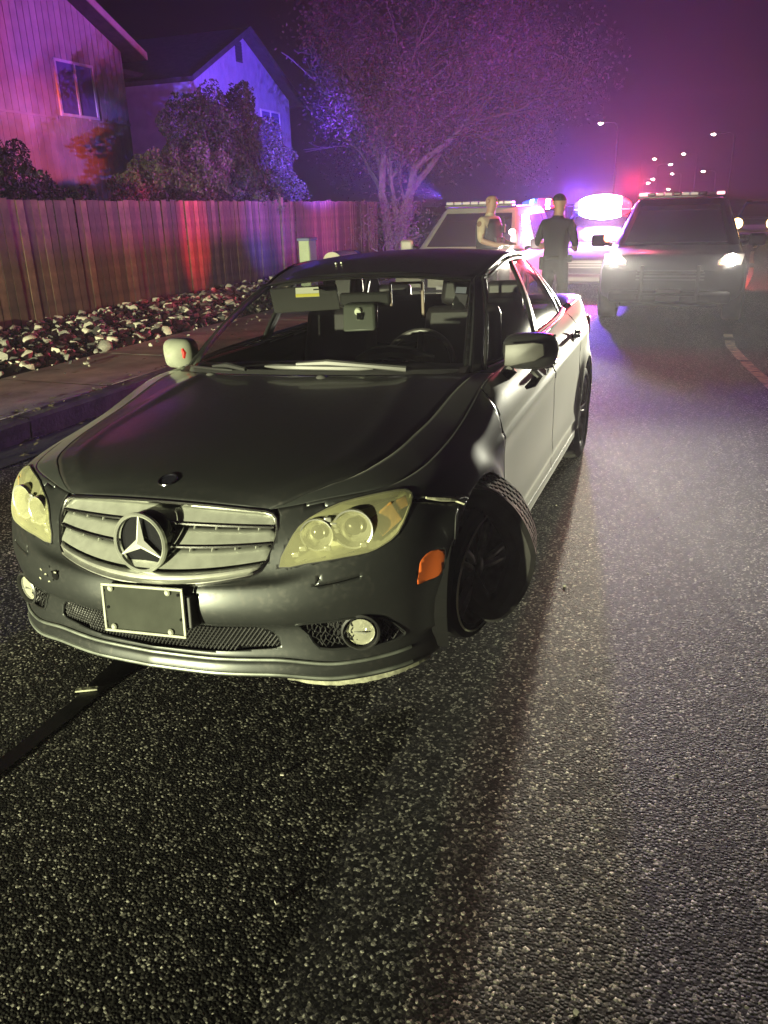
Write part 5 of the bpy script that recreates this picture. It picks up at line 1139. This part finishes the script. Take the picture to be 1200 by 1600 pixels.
    MB().tube([(0,-.118,1.708),(0,-.140,1.675),(0,-.128,1.662)],[.008,.014,.010],8).build('nose',skin,t); MB().tube([(-.024,-.118,1.640),(0,-.126,1.638),(.024,-.118,1.640)],.005,6).build('mouth',mat('lip',(.28,.12,.10),.5),t)
    if hair is not None:
        P=[]; 
        for i in range(9):
            ph=.1+i/8*1.35; P.append([(.090*math.sin(ph)*math.cos(a),-.022+.105*math.sin(ph)*math.sin(a)+.008,1.70+.100*math.cos(ph)) for a in [2*math.pi*j/20 for j in range(20)]])
        MB().grid(np.array(P),closev=True).build('hair',hair,t)
    if vest is not None:
        b=MB(); rows=[]
        for z_,wx,wy in ((1.06,.178,.150),(1.15,.182,.158),(1.28,.196,.168),(1.38,.188,.160),(1.46,.135,.120)): rows.append([(wx*np.sign(math.cos(a))*abs(math.cos(a))**.7,.0+wy*np.sign(math.sin(a))*abs(math.sin(a))**.7,z_) for a in [2*math.pi*j/24 for j in range(24)]])
        b.grid(np.array(rows),closev=True); vv_=b.build('vest',vest,t,solid=.015)
        for x in (-.10,-.02,.07): MB().box((x,-.178,1.16),(.065,.045,.12)).build('vest_pouch',vest,vv_,bevel=.01)
        MB().box((.11,-.175,1.33),(.055,.035,.11)).build('radio',BLACK,vv_,bevel=.008); MB().tube([(.11,-.17,1.38),(.12,-.165,1.47)],.006,5).build('radio_aerial',BLACK,vv_)
    rows=[[( .172*math.cos(a),.135*math.sin(a),z_) for a in [2*math.pi*j/24 for j in range(24)]] for z_ in (.985,1.035)]; bl_=MB().grid(np.array(rows),closev=True).build('belt',BLACK,t,solid=.012)
    MB().box((.205,.0,.93),(.06,.09,.17)).build('holster',BLACK,bl_,bevel=.015); MB().box((-.19,-.03,1.0),(.05,.07,.10)).build('belt_pouch',BLACK,bl_,bevel=.01)
    MB().lathe([(1e-4,.0),(.030,.002),(.038,.0)],(.262,.0,1.40),(1,0,.25),12).build('shoulder_patch',mat('brown_patch',(.16,.09,.05),.7),t); MB().lathe([(1e-4,.0),(.030,.002),(.038,.0)],(-.262,.0,1.40),(-1,0,.25),12).build('shoulder_patch',mat('brown_patch',(.16,.09,.05),.7),t)
    return t
skinm=mat('skin',(.33,.19,.13),.55,noise=(8,.9,1.08)); tan=mat('tan_shirt',(.44,.36,.25),.8,noise=(14,.85,1.1)); green=mat('dark_green_trousers',(.04,.045,.035),.8); navy=mat('dark_uniform',(.004,.004,.006),.8)
officer('bald officer in a tan short-sleeved shirt and dark vest, facing right',(-1.28,9.75,0),R(72),tan,green,skinm,lambda s_:((s_*.25,-.02,1.18),(s_*.17,-.24,1.12),(s_*.12,-.31,1.13)),vest=mat('dark_vest',(.02,.02,.022),.75))
officer('officer in dark uniform silhouetted between the light bars, hands in front',(-.27,9.35,-.04),R(158),navy,navy,skinm,lambda s_:((s_*.29,.02,1.18),(s_*.16,-.22,1.10),(s_*.08,-.29,1.12)),hair=mat('dark_hair',(.02,.015,.012),.7))
# ================================================================== the night air around the lamps
if HAZE>0:
    hm_=bpy.data.materials.new('night_haze'); hm_.use_nodes=True; n=hm_.node_tree; n.nodes.clear(); pv=n.nodes.new('ShaderNodeVolumePrincipled'); ou=n.nodes.new('ShaderNodeOutputMaterial'); pv.inputs['Density'].default_value=HAZE; pv.inputs['Color'].default_value=(.92,.9,.95,1); pv.inputs['Anisotropy'].default_value=HAZEG; n.links.new(pv.outputs[0],ou.inputs['Volume'])
    hzb=MB().box((0,120,14.3),(160,290,31)).build('haze',hm_,smooth=False); tagp(hzb,kind='stuff',label='thin night haze glowing round the flashing lights')
